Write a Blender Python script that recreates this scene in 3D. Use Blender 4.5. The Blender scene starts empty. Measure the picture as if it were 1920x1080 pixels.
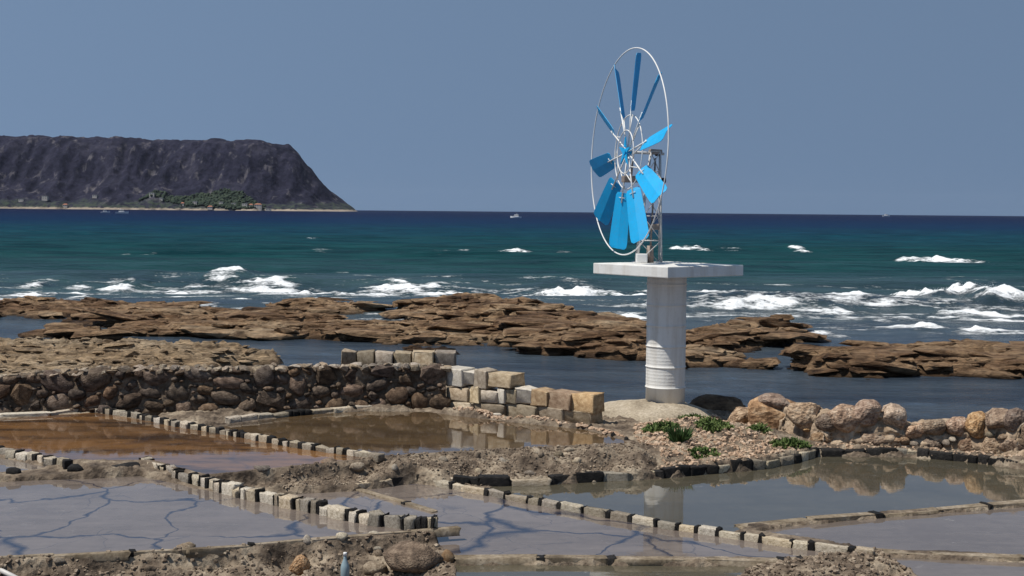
import bpy, bmesh, math, random
import numpy as np
from mathutils import Vector, Matrix
random.seed(7)
SC = bpy.context.scene
COL = SC.collection
# ---------------------------------------------------------------- camera
F, CAMH = 2500.0, 3.8
PITCH, ROLL = math.atan(144.0 / F), math.radians(0.5)
cam_d = bpy.data.cameras.new('camera'); cam = bpy.data.objects.new('camera', cam_d); COL.objects.link(cam)
cam_d.sensor_width = 36.0; cam_d.lens = F / 1920 * 36.0
cam_d.clip_start = 0.1; cam_d.clip_end = 60000
CAMR = Matrix.Rotation(math.pi / 2 - PITCH, 3, 'X') @ Matrix.Rotation(ROLL, 3, 'Z')
cam.matrix_world = Matrix.Translation((0, 0, CAMH)) @ CAMR.to_4x4()
SC.camera = cam
# ---------------------------------------------------------------- sky, sun, exposure
SUN_EL = math.radians(62.5); SUN_H = Vector((-0.93, -0.37)).normalized()
w = bpy.data.worlds.new('World'); SC.world = w; w.use_nodes = True
wn = w.node_tree.nodes; wl = w.node_tree.links
bg = wn['Background']
sky = wn.new('ShaderNodeTexSky'); sky.sky_type = 'NISHITA'; sky.sun_disc = False
sky.sun_elevation = SUN_EL; sky.sun_rotation = math.atan2(SUN_H.x, SUN_H.y)
sky.altitude = 2500; sky.air_density = 1.0; sky.dust_density = 0.3; sky.ozone_density = 2.0
# the far haze layer is thin here: look up the clear part of the sky at every height, evenly all round
tcw = wn.new('ShaderNodeTexCoord'); vm = wn.new('ShaderNodeVectorMath'); vm.operation = 'MULTIPLY_ADD'
vm.inputs[1].default_value = (1, 1, .18); vm.inputs[2].default_value = (0, 0, .58)
nm_ = wn.new('ShaderNodeVectorMath'); nm_.operation = 'NORMALIZE'
wl.new(tcw.outputs['Generated'], vm.inputs[0]); wl.new(vm.outputs[0], nm_.inputs[0]); wl.new(nm_.outputs[0], sky.inputs['Vector'])
hs = wn.new('ShaderNodeHueSaturation'); hs.inputs['Saturation'].default_value = 0.82; hs.inputs['Hue'].default_value = 0.488
wl.new(sky.outputs[0], hs.inputs['Color']); wl.new(hs.outputs[0], bg.inputs['Color'])
bg.inputs['Strength'].default_value = 0.13
sd = bpy.data.lights.new('sun', 'SUN'); sun = bpy.data.objects.new('sun', sd); COL.objects.link(sun)
sd.energy = 4.8; sd.angle = math.radians(0.55); sd.color = (1.0, 0.945, 0.86)
sv = Vector((SUN_H.x * math.cos(SUN_EL), SUN_H.y * math.cos(SUN_EL), math.sin(SUN_EL)))
sun.rotation_euler = sv.to_track_quat('Z', 'Y').to_euler(); sun.location = (-20, -10, 40)
SC.view_settings.view_transform = 'Standard'; SC.view_settings.look = 'None'
SC.view_settings.exposure = 0.0; SC.view_settings.gamma = 1.0
SC.render.engine = 'CYCLES'; SC.cycles.use_denoising = True
SC.cycles.max_bounces = 6; SC.cycles.diffuse_bounces = 3; SC.cycles.glossy_bounces = 3; SC.cycles.caustics_reflective = False
# ---------------------------------------------------------------- helpers
def g(px, py, z=0.0):
    """point where the photograph's pixel meets the level z"""
    d = CAMR @ Vector(((px - 960) / F, -(py - 540) / F, -1.0))
    t = (z - CAMH) / d.z
    return Vector((d.x * t, d.y * t, z))
def gy(px, py, Y):
    """point of the pixel's ray at the distance Y"""
    d = CAMR @ Vector(((px - 960) / F, -(py - 540) / F, -1.0))
    t = Y / d.y
    return Vector((d.x * t, Y, CAMH + d.z * t))
def _h(ix, iy, s):
    n = (ix.astype(np.int64) * 374761393 + iy.astype(np.int64) * 668265263 + s * 1442695041) & 0xffffffff
    n = ((n ^ (n >> 13)) * 1274126177) & 0xffffffff
    return ((n ^ (n >> 16)) & 0xffff) / 65535.0
def vn(x, y, s=0):
    x = np.asarray(x, float); y = np.asarray(y, float)
    ix = np.floor(x); iy = np.floor(y); fx = x - ix; fy = y - iy
    fx = fx * fx * fx * (fx * (fx * 6 - 15) + 10); fy = fy * fy * fy * (fy * (fy * 6 - 15) + 10)
    ix = ix.astype(np.int64); iy = iy.astype(np.int64)
    a = _h(ix, iy, s); b = _h(ix + 1, iy, s); c = _h(ix, iy + 1, s); d = _h(ix + 1, iy + 1, s)
    return (a + (b - a) * fx) * (1 - fy) + (c + (d - c) * fx) * fy
def fbm(x, y, o=4, s=0, gain=0.5):
    """about -1..1"""
    t = 0; a = 1; n = 0
    for k in range(o):
        c, q = math.cos(0.6 * k), math.sin(0.6 * k)
        t = t + a * (vn((x * c - y * q) * 2 ** k + 17 * k, (x * q + y * c) * 2 ** k - 9 * k, s + k) * 2 - 1); n += a; a *= gain
    return t / n * 1.5
def sstep(a, b, x):
    t = np.clip((x - a) / (b - a), 0, 1); return t * t * (3 - 2 * t)
def sdf(px, py, poly):
    """signed distance to a polygon, positive inside"""
    d = np.full(px.shape, 1e9); ins = np.zeros(px.shape, bool); n = len(poly)
    for i in range(n):
        ax, ay = poly[i][0], poly[i][1]; bx, by = poly[(i + 1) % n][0], poly[(i + 1) % n][1]
        ex, ey = bx - ax, by - ay
        t = np.clip(((px - ax) * ex + (py - ay) * ey) / (ex * ex + ey * ey + 1e-12), 0, 1)
        d = np.minimum(d, np.hypot(px - ax - t * ex, py - ay - t * ey))
        c = ((ay > py) != (by > py)) & (px < ex * (py - ay) / ((by - ay) if by != ay else 1e-9) + ax)
        ins ^= c
    return np.where(ins, d, -d)
def mesh_np(name, V, Fc, smooth=True):
    me = bpy.data.meshes.new(name); V = np.asarray(V, np.float32); Fc = np.asarray(Fc, np.int32); k = Fc.shape[1]
    me.vertices.add(len(V)); me.vertices.foreach_set('co', V.ravel())
    me.loops.add(Fc.size); me.loops.foreach_set('vertex_index', Fc.ravel())
    me.polygons.add(len(Fc)); me.polygons.foreach_set('loop_start', np.arange(0, Fc.size, k, dtype=np.int32))
    me.polygons.foreach_set('use_smooth', np.full(len(Fc), smooth))
    me.update(calc_edges=True); me.validate()
    return me
def grid_faces(r, c):
    i = np.arange((r - 1) * c).reshape(r - 1, c)[:, :-1].ravel()
    return np.stack([i, i + 1, i + c + 1, i + c], 1)
def add_attr(me, name, vals):
    a = me.attributes.new(name, 'FLOAT', 'POINT'); a.data.foreach_set('value', np.asarray(vals, np.float32))
def link(name, me, mat=None, parent=None):
    o = bpy.data.objects.new(name, me); COL.objects.link(o)
    if mat is not None:
        me.materials.clear(); me.materials.append(mat)
    if parent is not None: o.parent = parent
    return o
def empty(name, loc=(0, 0, 0), rz=0):
    o = bpy.data.objects.new(name, None); COL.objects.link(o); o.location = loc; o.rotation_euler.z = rz
    o.empty_display_size = 0.1
    return o
def tag(o, label, cat, group=None):
    o['label'] = label; o['category'] = cat
    if group: o['group'] = group
    return o
def kind(o, k):
    o['kind'] = k; return o
def from_bm(name, bm, mat, parent=None, smooth=False):
    bmesh.ops.recalc_face_normals(bm, faces=bm.faces)
    me = bpy.data.meshes.new(name); bm.to_mesh(me); bm.free()
    if smooth:
        me.polygons.foreach_set('use_smooth', [True] * len(me.polygons))
    return link(name, me, mat, parent)
def bm_box(bm, c, s, M=None, bev=0.0):
    r = bmesh.ops.create_cube(bm, size=1.0)
    vs = r['verts']
    for v in vs: v.co = Vector((v.co.x * s[0], v.co.y * s[1], v.co.z * s[2]))
    if bev > 0:
        es = {e for v in vs for e in v.link_edges}
        rr = bmesh.ops.bevel(bm, geom=list(es), offset=bev, segments=2, affect='EDGES', profile=0.6)
        vs = list({v for f in rr['faces'] for v in f.verts} | {v for v in vs if v.is_valid})
    for v in vs:
        p = v.co.copy()
        v.co = (M @ p if M is not None else p) + Vector(c)
    return vs
def bm_tube(bm, a, b, r0, r1=None, seg=8, cap=True):
    a = Vector(a); b = Vector(b); r1 = r0 if r1 is None else r1
    q = (b - a).to_track_quat('Z', 'Y')
    ra = [bm.verts.new(a + q @ Vector((r0 * math.cos(t), r0 * math.sin(t), 0))) for t in [2 * math.pi * k / seg for k in range(seg)]]
    rb = [bm.verts.new(b + q @ Vector((r1 * math.cos(t), r1 * math.sin(t), 0))) for t in [2 * math.pi * k / seg for k in range(seg)]]
    for k in range(seg): bm.faces.new((ra[k], ra[(k + 1) % seg], rb[(k + 1) % seg], rb[k]))
    if cap: bm.faces.new(ra[::-1]); bm.faces.new(rb)
def bm_path(bm, pts, r, seg=6, closed=False):
    pts = [Vector(p) for p in pts]; n = len(pts); rings = []
    for i, p in enumerate(pts):
        d = (pts[(i + 1) % n] - pts[i - 1]) if closed else (pts[min(i + 1, n - 1)] - pts[max(i - 1, 0)])
        q = d.to_track_quat('Z', 'Y')
        if i and rings:
            pass
        rings.append([bm.verts.new(p + q @ Vector((r * math.cos(t), r * math.sin(t), 0))) for t in [2 * math.pi * k / seg for k in range(seg)]])
    for i in range(n if closed else n - 1):
        A = rings[i]; B = rings[(i + 1) % n]
        off = min(range(seg), key=lambda s: (A[0].co - B[s].co).length)
        for k in range(seg): bm.faces.new((A[k], A[(k + 1) % seg], B[(k + 1 + off) % seg], B[(k + off) % seg]))
    if not closed:
        bm.faces.new(rings[0][::-1]); bm.faces.new(rings[-1])
def bm_lathe(bm, prof, seg=48):
    rings = [[bm.verts.new((r * math.cos(2 * math.pi * k / seg), r * math.sin(2 * math.pi * k / seg), z)) for k in range(seg)] for r, z in prof]
    for A, B in zip(rings, rings[1:]):
        for k in range(seg): bm.faces.new((A[k], A[(k + 1) % seg], B[(k + 1) % seg], B[k]))
    bm.faces.new(rings[0][::-1]); bm.faces.new(rings[-1])
# ---------------------------------------------------------------- materials
class NT:
    def __init__(s, name):
        s.m = bpy.data.materials.new(name); s.m.use_nodes = True
        s.t = s.m.node_tree; s.n = s.t.nodes; s.p = s.n['Principled BSDF']
        s.tc = s.n.new('ShaderNodeTexCoord'); s.geo = s.n.new('ShaderNodeNewGeometry')
    def L(s, a, b): s.t.links.new(a, b)
    def setv(s, inp, v):
        if isinstance(v, bpy.types.NodeSocket): s.L(v, inp)
        else: inp.default_value = v if not (isinstance(v, tuple) and len(v) == 3 and inp.type == 'RGBA') else (*v, 1)
    def coord(s, obj=True, scale=(1, 1, 1), world=False):
        m = s.n.new('ShaderNodeMapping'); m.inputs['Scale'].default_value = scale
        s.L(s.geo.outputs['Position'] if world else s.tc.outputs['Object'], m.inputs[0]); return m.outputs[0]
    def noise(s, sc, det=5, rough=0.55, co=None, dist=0):
        n = s.n.new('ShaderNodeTexNoise'); n.inputs['Scale'].default_value = sc; n.inputs['Detail'].default_value = det
        n.inputs['Roughness'].default_value = rough; n.inputs['Distortion'].default_value = dist
        s.L(co if co is not None else s.tc.outputs['Object'], n.inputs['Vector']); return n.outputs['Fac']
    def vor(s, sc, feat='F1', co=None):
        n = s.n.new('ShaderNodeTexVoronoi'); n.feature = feat; n.inputs['Scale'].default_value = sc
        s.L(co if co is not None else s.tc.outputs['Object'], n.inputs['Vector']); return n.outputs['Distance']
    def ramp(s, f, stops, interp='LINEAR'):
        n = s.n.new('ShaderNodeValToRGB'); cr = n.color_ramp; cr.interpolation = interp
        while len(cr.elements) < len(stops): cr.elements.new(0.5)
        for e, (p, c) in zip(cr.elements, stops):
            e.position = p; e.color = (*c, 1) if isinstance(c, tuple) else (c, c, c, 1)
        s.L(f, n.inputs[0]); return n.outputs[0]
    def mix(s, f, a, b, mode='MIX'):
        n = s.n.new('ShaderNodeMix'); n.data_type = 'RGBA'; n.blend_type = mode
        s.setv(n.inputs[0], f); s.setv(n.inputs[6], a); s.setv(n.inputs[7], b); return n.outputs[2]
    def math(s, op, a, b=0.0, c=None):
        n = s.n.new('ShaderNodeMath'); n.operation = op; s.setv(n.inputs[0], a); s.setv(n.inputs[1], b)
        if c is not None: s.setv(n.inputs[2], c)
        return n.outputs[0]
    def mrange(s, v, a, b, c=0.0, d=1.0):
        n = s.n.new('ShaderNodeMapRange'); s.setv(n.inputs[0], v)
        for i, q in enumerate((a, b, c, d)): n.inputs[i + 1].default_value = q
        return n.outputs[0]
    def attr(s, name):
        n = s.n.new('ShaderNodeAttribute'); n.attribute_name = name; return n.outputs['Fac']
    def rnd(s):
        n = s.n.new('ShaderNodeObjectInfo'); return n.outputs['Random']
    def sep(s, which):
        n = s.n.new('ShaderNodeSeparateXYZ'); s.L(s.geo.outputs['Position'], n.inputs[0]); return n.outputs[which]
    def bump(s, h, st=0.5, dist=0.02, to=('Normal',)):
        n = s.n.new('ShaderNodeBump'); n.inputs['Strength'].default_value = st; n.inputs['Distance'].default_value = dist
        s.L(h, n.inputs['Height'])
        for t in to: s.L(n.outputs[0], s.p.inputs[t])
    def set(s, **k):
        names = dict(base='Base Color', rough='Roughness', metal='Metallic', spec='Specular IOR Level', coat='Coat Weight',
                     coatr='Coat Roughness', coatior='Coat IOR', ior='IOR', alpha='Alpha')
        for a, v in k.items(): s.setv(s.p.inputs[names[a]], v)
        return s.m
def rock_mat(name, dark, mid, light, sc=3.0, bump=0.9, bd=0.03, world=False, vary=True, wet=None, sc2=28.0, rough=0.9):
    n = NT(name); co = n.coord(world=world)
    big = n.noise(sc, 6, 0.6, co); fine = n.noise(sc2, 6, 0.65, co); pit = n.vor(sc2 * 0.7, co=co)
    c = n.ramp(big, [(0.32, dark), (0.5, mid), (0.68, light)])
    c = n.mix(n.mrange(fine, 0.35, 0.7), n.mix(1.0, c, (0.55, 0.52, 0.5), 'MULTIPLY'), c)
    c = n.mix(n.math('MULTIPLY', n.mrange(pit, 0.02, 0.22, 1, 0), 0.65), c, tuple(x * 0.35 for x in dark))
    if vary:
        h = n.n.new('ShaderNodeHueSaturation'); n.L(c, h.inputs['Color']); r = n.rnd()
        n.L(n.mrange(r, 0, 1, 0.492, 0.506), h.inputs['Hue']); n.L(n.mrange(n.math('FRACT', n.math('MULTIPLY', r, 7.31)), 0, 1, 0.55, 1.4), h.inputs['Value'])
        n.L(n.mrange(n.math('FRACT', n.math('MULTIPLY', r, 3.77)), 0, 1, 0.7, 1.15), h.inputs['Saturation'])
        c = h.outputs[0]
    if wet:
        z = n.math('ADD', n.sep(2), n.math('MULTIPLY', big, 0.12))
        wv = n.mrange(z, wet[0], wet[1], 1, 0)
        c = n.mix(wv, c, n.mix(1.0, c, wet[2], 'MULTIPLY')); n.set(rough=n.mrange(wv, 0, 1, rough, 0.45))
    else: n.set(rough=rough)
    n.set(base=c, spec=0.25)
    n.bump(n.math('ADD', n.math('MULTIPLY', fine, 0.6), n.math('MULTIPLY', pit, 0.5)), bump, bd)
    return n.m
M = {}
def reef_mat():
    n = NT('reef_rock'); co = n.coord(world=True, scale=(.45, 1, 2.2)); cw = n.coord(world=True)
    big = n.noise(.55, 7, .68, co); fine = n.noise(3.2, 8, .72, co); pit = n.vor(3.0, co=cw); pale = n.attr('pale')
    c = n.ramp(big, [(.30, (.065, .038, .023)), (.42, (.29, .17, .092)), (.54, (.56, .37, .215)), (.68, (.68, .51, .33))])
    c2 = n.ramp(big, [(.30, (.42, .28, .16)), (.5, (.70, .51, .32)), (.7, (.78, .62, .43))])
    c = n.mix(pale, c, c2)
    c = n.mix(n.mrange(fine, .36, .58), n.mix(1.0, c, (.25, .23, .22), 'MULTIPLY'), c)
    c = n.mix(n.math('MULTIPLY', n.mrange(pit, .04, .3, 1, 0), .6), c, (.03, .02, .014))
    z = n.math('ADD', n.sep(2), n.math('MULTIPLY', n.math('SUBTRACT', big, .5), .3)); wv = n.mrange(z, .0, .16, 1, 0)
    c = n.mix(wv, c, n.mix(1.0, c, (.18, .16, .14), 'MULTIPLY'))
    n.set(base=c, rough=n.mrange(wv, 0, 1, .92, .5), spec=.2)
    n.bump(n.math('ADD', n.math('MULTIPLY', fine, 1.5), n.math('MULTIPLY', pit, .6)), 1.0, .40); return n.m
M['reef'] = reef_mat()
M['reef_dark'] = rock_mat('dark_rock', (0.05, 0.034, 0.022), (0.15, 0.10, 0.06), (0.30, 0.21, 0.13), 2.5, 1.0, 0.05, False, False, sc2=12)
M['ground'] = rock_mat('bank_rock', (0.07, 0.052, 0.038), (0.22, 0.172, 0.125), (0.46, 0.385, 0.285), 2.6, 1.0, 0.05, True, False, sc2=17.0)
M['wallstone'] = rock_mat('weathered_wall_stone', (0.06, 0.042, 0.029), (0.17, 0.115, 0.077), (0.31, 0.225, 0.155), 5.0, 1.0, 0.02)
M['wallstone_tan'] = rock_mat('tan_wall_stone', (0.10, 0.065, 0.042), (0.25, 0.17, 0.115), (0.38, 0.28, 0.20), 5.0, 1.0, 0.02)
M['core'] = rock_mat('dark_mortar', (0.075, 0.055, 0.038), (0.18, 0.135, 0.095), (0.33, 0.26, 0.19), 4.0, 1.0, 0.05, True, False, sc2=18)
M['cap'] = rock_mat('pale_cap_rubble', (0.20, 0.15, 0.10), (0.36, 0.29, 0.21), (0.52, 0.44, 0.33), 6.0, 0.8, 0.015)
M['block'] = rock_mat('sandstone_block', (0.26, 0.20, 0.13), (0.43, 0.355, 0.255), (0.55, 0.47, 0.35), 4.0, 0.5, 0.01)
M['block_orange'] = rock_mat('ochre_block', (0.25, 0.15, 0.07), (0.40, 0.265, 0.135), (0.52, 0.38, 0.22), 4.0, 0.5, 0.01)
M['block_white'] = rock_mat('white_block', (0.5, 0.46, 0.38), (0.66, 0.61, 0.52), (0.76, 0.72, 0.64), 4.0, 0.4, 0.01, vary=False)
M['boulder'] = rock_mat('orange_boulder', (0.18, 0.105, 0.06), (0.48, 0.315, 0.19), (0.62, 0.48, 0.33), 3.5, 1.0, 0.04, sc2=14)
M['mortar'] = rock_mat('grey_mortar', (0.20, 0.145, 0.095), (0.45, 0.34, 0.235), (0.60, 0.49, 0.36), 2.5, 1.0, 0.05, True, False, sc2=12)
M['pale_stone'] = rock_mat('pale_ridge_stone', (0.26, 0.21, 0.14), (0.50, 0.43, 0.32), (0.62, 0.55, 0.43), 7.0, 0.7, 0.008)
M['dark_stone'] = rock_mat('black_ridge_stone', (0.006, 0.006, 0.006), (0.016, 0.014, 0.013), (0.045, 0.04, 0.035), 7.0, 0.8, 0.012, rough=0.7)
M['rim'] = rock_mat('mud_rim', (0.13, 0.10, 0.065), (0.27, 0.22, 0.155), (0.40, 0.34, 0.26), 3.0, 0.7, 0.012, True, False, sc2=25)
M['concrete'] = rock_mat('pale_concrete_apron', (0.30, 0.25, 0.18), (0.46, 0.395, 0.295), (0.56, 0.49, 0.38), 2.0, 0.7, 0.02, False, False)
M['gravel'] = rock_mat('pink_gravel', (0.32, 0.21, 0.135), (0.56, 0.40, 0.275), (0.68, 0.55, 0.42), 9.0, 0.5, 0.01, True, False)
M['gravel_brown'] = rock_mat('brown_gravel', (0.09, 0.066, 0.048), (0.24, 0.185, 0.135), (0.48, 0.40, 0.30), 9.0, 0.5, 0.01, True, False)
def paint(name, col, rough=0.45, dirt=0.12, bump=0.08):
    n = NT(name); a = n.noise(3.0, 6, 0.6); b = n.noise(30, 4, 0.6)
    c = n.mix(n.math('MULTIPLY', n.mrange(a, 0.45, 0.75), dirt * 3), col, tuple(x * 0.55 for x in col))
    c = n.mix(n.math('MULTIPLY', n.mrange(b, 0.5, 0.72), dirt), c, (0.2, 0.14, 0.09))
    n.set(base=c, rough=rough, spec=0.4); n.bump(b, bump, 0.005); return n.m
def white_mat():
    n = NT('weathered_white_paint'); a = n.noise(2.2, 6, .65); st = n.noise(7.0, 6, .65, n.coord(scale=(1, 1, .12))); b = n.noise(26, 5, .7)
    c = n.mix(n.math('MULTIPLY', n.mrange(st, .46, .70), .5), (.71, .70, .665), (.44, .39, .32))
    c = n.mix(n.math('MULTIPLY', n.mrange(a, .48, .70), .30), c, (.46, .44, .40))
    c = n.mix(n.math('MULTIPLY', n.mrange(b, .62, .74), .55), c, (.24, .19, .15))
    n.set(base=c, rough=.65, spec=.3); n.bump(n.math('ADD', b, a), .35, .012); return n.m
M['white'] = white_mat()
M['white_rod'] = paint('white_metal', (0.74, 0.73, 0.70), 0.4, 0.10)
M['blue'] = paint('blue_blade_paint', (0.004, 0.36, 0.70), 0.5, 0.13, 0.0)
M['rust'] = paint('rusty_metal', (0.30, 0.24, 0.20), 0.8, 0.3)
M['galv'] = paint('grey_metal', (0.56, 0.54, 0.51), 0.5, 0.2)
M['black'] = paint('black_rubber', (0.012, 0.012, 0.013), 0.6, 0.0)
M['boat'] = paint('white_gelcoat', (0.8, 0.8, 0.8), 0.3, 0.0)
M['boat_dark'] = paint('boat_window', (0.03, 0.035, 0.05), 0.2, 0.0)
def pan_mat(name, a, b, crack, csc=0.75, stain=None, film=1.0, dark=0.3, mirror=1.52):
    """mud floor under a mirror-still film of brine"""
    n = NT(name); co = n.coord(world=True)
    wob = n.n.new('ShaderNodeTexNoise'); wob.inputs['Scale'].default_value = 1.1; wob.inputs['Detail'].default_value = 4
    n.L(co, wob.inputs['Vector'])
    va = n.n.new('ShaderNodeVectorMath'); va.operation = 'MULTIPLY_ADD'; n.L(wob.outputs['Color'], va.inputs[0]); va.inputs[1].default_value = (1.0, 1.0, 0); n.L(co, va.inputs[2])
    c = n.ramp(n.noise(0.7, 5, 0.6, co), [(0.36, a), (0.64, b)])
    c = n.mix(n.math('MULTIPLY', n.mrange(n.noise(9, 5, 0.6, co), 0.42, 0.7), 0.28), c, tuple(x * 0.6 for x in a))
    c = n.mix(n.math('MULTIPLY', n.mrange(n.noise(2.4, 6, .7, n.coord(world=True, scale=(.35, 1.8, 1))), .45, .7), .35), c, tuple(x * 1.45 for x in b))
    c = n.mix(n.math('MULTIPLY', n.mrange(n.noise(5.5, 7, .75, co), .62, .74), .5), c, (.42, .39, .35))
    if stain: c = n.mix(n.math('MULTIPLY', n.mrange(n.noise(1.6, 5, 0.7, n.coord(world=True, scale=(0.45, 1.6, 1))), 0.44, 0.62), 0.85), c, stain)
    if crack > 0:
        e = n.vor(csc, 'DISTANCE_TO_EDGE', va.outputs[0])
        wd = n.mrange(n.noise(0.8, 3, 0.5, co), 0.38, 0.74, 0.008, 0.06)
        k = n.math('SUBTRACT', 1.0, n.math('DIVIDE', e, wd)); k = n.mrange(k, 0.0, 0.9, 0, crack)
        e2 = n.vor(csc * 2.3, 'DISTANCE_TO_EDGE', va.outputs[0]); k2 = n.math('MULTIPLY', n.mrange(e2, .0, .022, 1, 0), n.math('MULTIPLY', n.mrange(n.noise(.9, 3, .5, co), .48, .62), .45 * crack))
        c = n.mix(n.math('MAXIMUM', k, k2), c, tuple(x * dark for x in (0.03, 0.045, 0.11)))
    n.set(base=c, rough=0.75, spec=0.1, coat=film, coatr=0.02, coatior=mirror)
    n.bump(n.noise(5, 4, 0.55, n.coord(world=True, scale=(.6, 1.4, 1))), 0.035, 0.02, ('Coat Normal',))
    return n.m
M['pan_lav'] = pan_mat('lavender_brine', (0.132, 0.105, 0.087), (0.178, 0.146, 0.124), 0.95)
M['pan_lav2'] = pan_mat('lavender_brine_plain', (0.125, 0.10, 0.083), (0.158, 0.13, 0.11), 0.0)
M['pan_brown'] = pan_mat('rust_brown_brine', (0.22, 0.105, 0.034), (0.15, 0.078, 0.032), 0.25, 0.5, (0.022, 0.013, 0.008), mirror=1.6)
M['pan_ochre'] = pan_mat('ochre_brine', (0.115, 0.07, 0.03), (0.085, 0.055, 0.026), 0.0, 0.5, (0.05, 0.03, 0.014), 1.0, mirror=1.85)
M['pan_olive'] = pan_mat('olive_brine', (0.060, 0.052, 0.033), (0.085, 0.074, 0.05), 0.0, mirror=1.95)
# ---------------------------------------------------------------- the pans and the ground round them
EXT = 400
def W2(pts, z): return [tuple(g(x, y, z))[:2] for x, y in pts]
PANS = [  # name, outline, level, material
    ('brine_pool', [(-300, 800), (0, 786), (175, 773), (330, 797), (420, 814), (560, 840), (700, 859), (560, 873), (390, 890), (280, 863), (128, 863), (0, 843)], .85, 'pan_brown'),
    ('brine_pool', [(412, 801), (560, 778), (690, 771), (800, 772), (900, 785), (1100, 806), (1165, 824), (1180, 831), (1000, 839), (800, 850), (712, 856), (560, 834)], .85, 'pan_ochre'),
    ('brine_pool', [(-330, 893), (0, 858), (105, 878), (0, 886), (-330, 905)], .80, 'pan_lav2'),
    ('brine_pool', [(-340, 925), (0, 903), (130, 899), (262, 893), (340, 909), (450, 933), (540, 951), (640, 972), (700, 985), (765, 993), (812, 994), (600, 1011), (400, 1028), (0, 1046), (-340, 1060)], .75, 'pan_lav'),
    ('brine_pool', [(470, 928), (560, 926), (660, 921), (780, 905), (930, 930.5), (1100, 962), (1240, 987.5), (1390, 1009.5), (1600, 1041), (1500, 1047), (1000, 1045), (846, 1043), (815, 1012), (700, 1002), (540, 968)], .65, 'pan_lav'),
    ('brine_pool', [(920, 912), (1000, 910), (1240, 897), (1430, 880), (1530, 856), (1700, 857), (1810, 866), (1920, 880), (2180, 900), (2180, 922), (1920, 941), (1600, 966), (1400, 985), (1374, 1000), (1240, 980), (1100, 954), (930, 923)], .65, 'pan_olive'),
    ('brine_pool', [(1415, 998), (1480, 987), (1600, 975), (1920, 951), (2180, 931), (2180, 1052), (1920, 1041), (1640, 1029), (1510, 1013)], .63, 'pan_lav2'),
    ('brine_pool', [(1660, 1046), (1920, 1055), (2300, 1070), (2300, 1230), (1780, 1230), (1720, 1092)], .61, 'pan_lav2'),
    ('brine_pool', [(852, 1059), (1440, 1062), (1395, 1076), (1280, 1230), (880, 1230)], .61, 'pan_olive')]
PW = [(W2(o, z), z) for _, o, z, _ in PANS]
ctrl = []   # bank heights
def cp(*l):
    for x, y, z in l: p = g(x, y, z); ctrl.append((p.x, p.y, z))
cp((750, 857, .92), (800, 854, .93), (1000, 845, .93), (1120, 838, .95), (1200, 836, .95), (800, 872, .80), (950, 866, .80), (1100, 860, .80), (1220, 854, .81),
   (700, 893, .70), (800, 892, .69), (900, 896, .68), (1000, 893, .68), (1130, 888, .68), (1240, 882, .70), (720, 872, .80), (690, 884, .72), (660, 902, .68),
   (1250, 864, .77), (1270, 825, .87), (1300, 790, .92), (1400, 805, .88), (1450, 842, .79), (1350, 864, .76), (1150, 800, .83), (1115, 806, .84), (1200, 795, .84), (1480, 842, .77),
   (1250, 752, .80), (1330, 770, .82), (1180, 770, .80), (1120, 785, .82),
   (0, 1051, .72), (-200, 1060, .72), (150, 1044, .72), (300, 1036, .72), (450, 1027, .72), (600, 1015, .73), (700, 1007, .73), (780, 998, .75), (0, 1066, .56), (150, 1068, .55), (300, 1058, .55), (450, 1052, .55), (600, 1044, .56), (700, 1040, .57), (780, 1032, .60), (700, 1075, .51), (550, 1075, .51), (400, 1078, .50), (200, 1085, .5), (0, 1100, .48), (840, 1060, .63), (780, 1110, .5), (300, 1140, .42),
   (1500, 1064, .72), (1560, 1052, .74), (1640, 1040, .74), (1600, 1072, .70), (1680, 1085, .64), (1450, 1085, .65), (1560, 1130, .6),
   (0, 770, .87), (400, 772, .88), (700, 764, .9), (850, 772, .92), (1000, 790, .92), (1090, 798, .92),
   (1560, 846, .72), (1720, 850, .72), (1850, 862, .73), (2000, 880, .73), (2200, 900, .72),
   (-200, 868, .84), (60, 872, .84), (200, 874, .85), (1400, 988, .68), (1640, 1030, .66))
for x in np.arange(-12, 13, 1.2):
    ctrl += [(x, 22.4, -0.4), (x, 23.6, -0.9)]
for x in (-11, -9, -7, -5, -3.5): ctrl += [(x, 20.6, 1.0), (x, 21.4, .7)]
ctrl += [(-2, 20.9, 1.2), (-1, 21, 1.2), (-2.2, 21.3, 1.1), (-.9, 21.4, 1.0), (1.9, 20.9, .75), (3.2, 20.6, .6), (4.5, 19.4, .4), (6, 19.3, .3), (7.5, 19.3, .3), (9, 19.5, .2), (5, 20.6, -.2), (7, 20.6, -.3), (9, 20.6, -.3), (0.2, 20.6, .2), (1, 20, .4)]
CT = np.array(ctrl)
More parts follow.
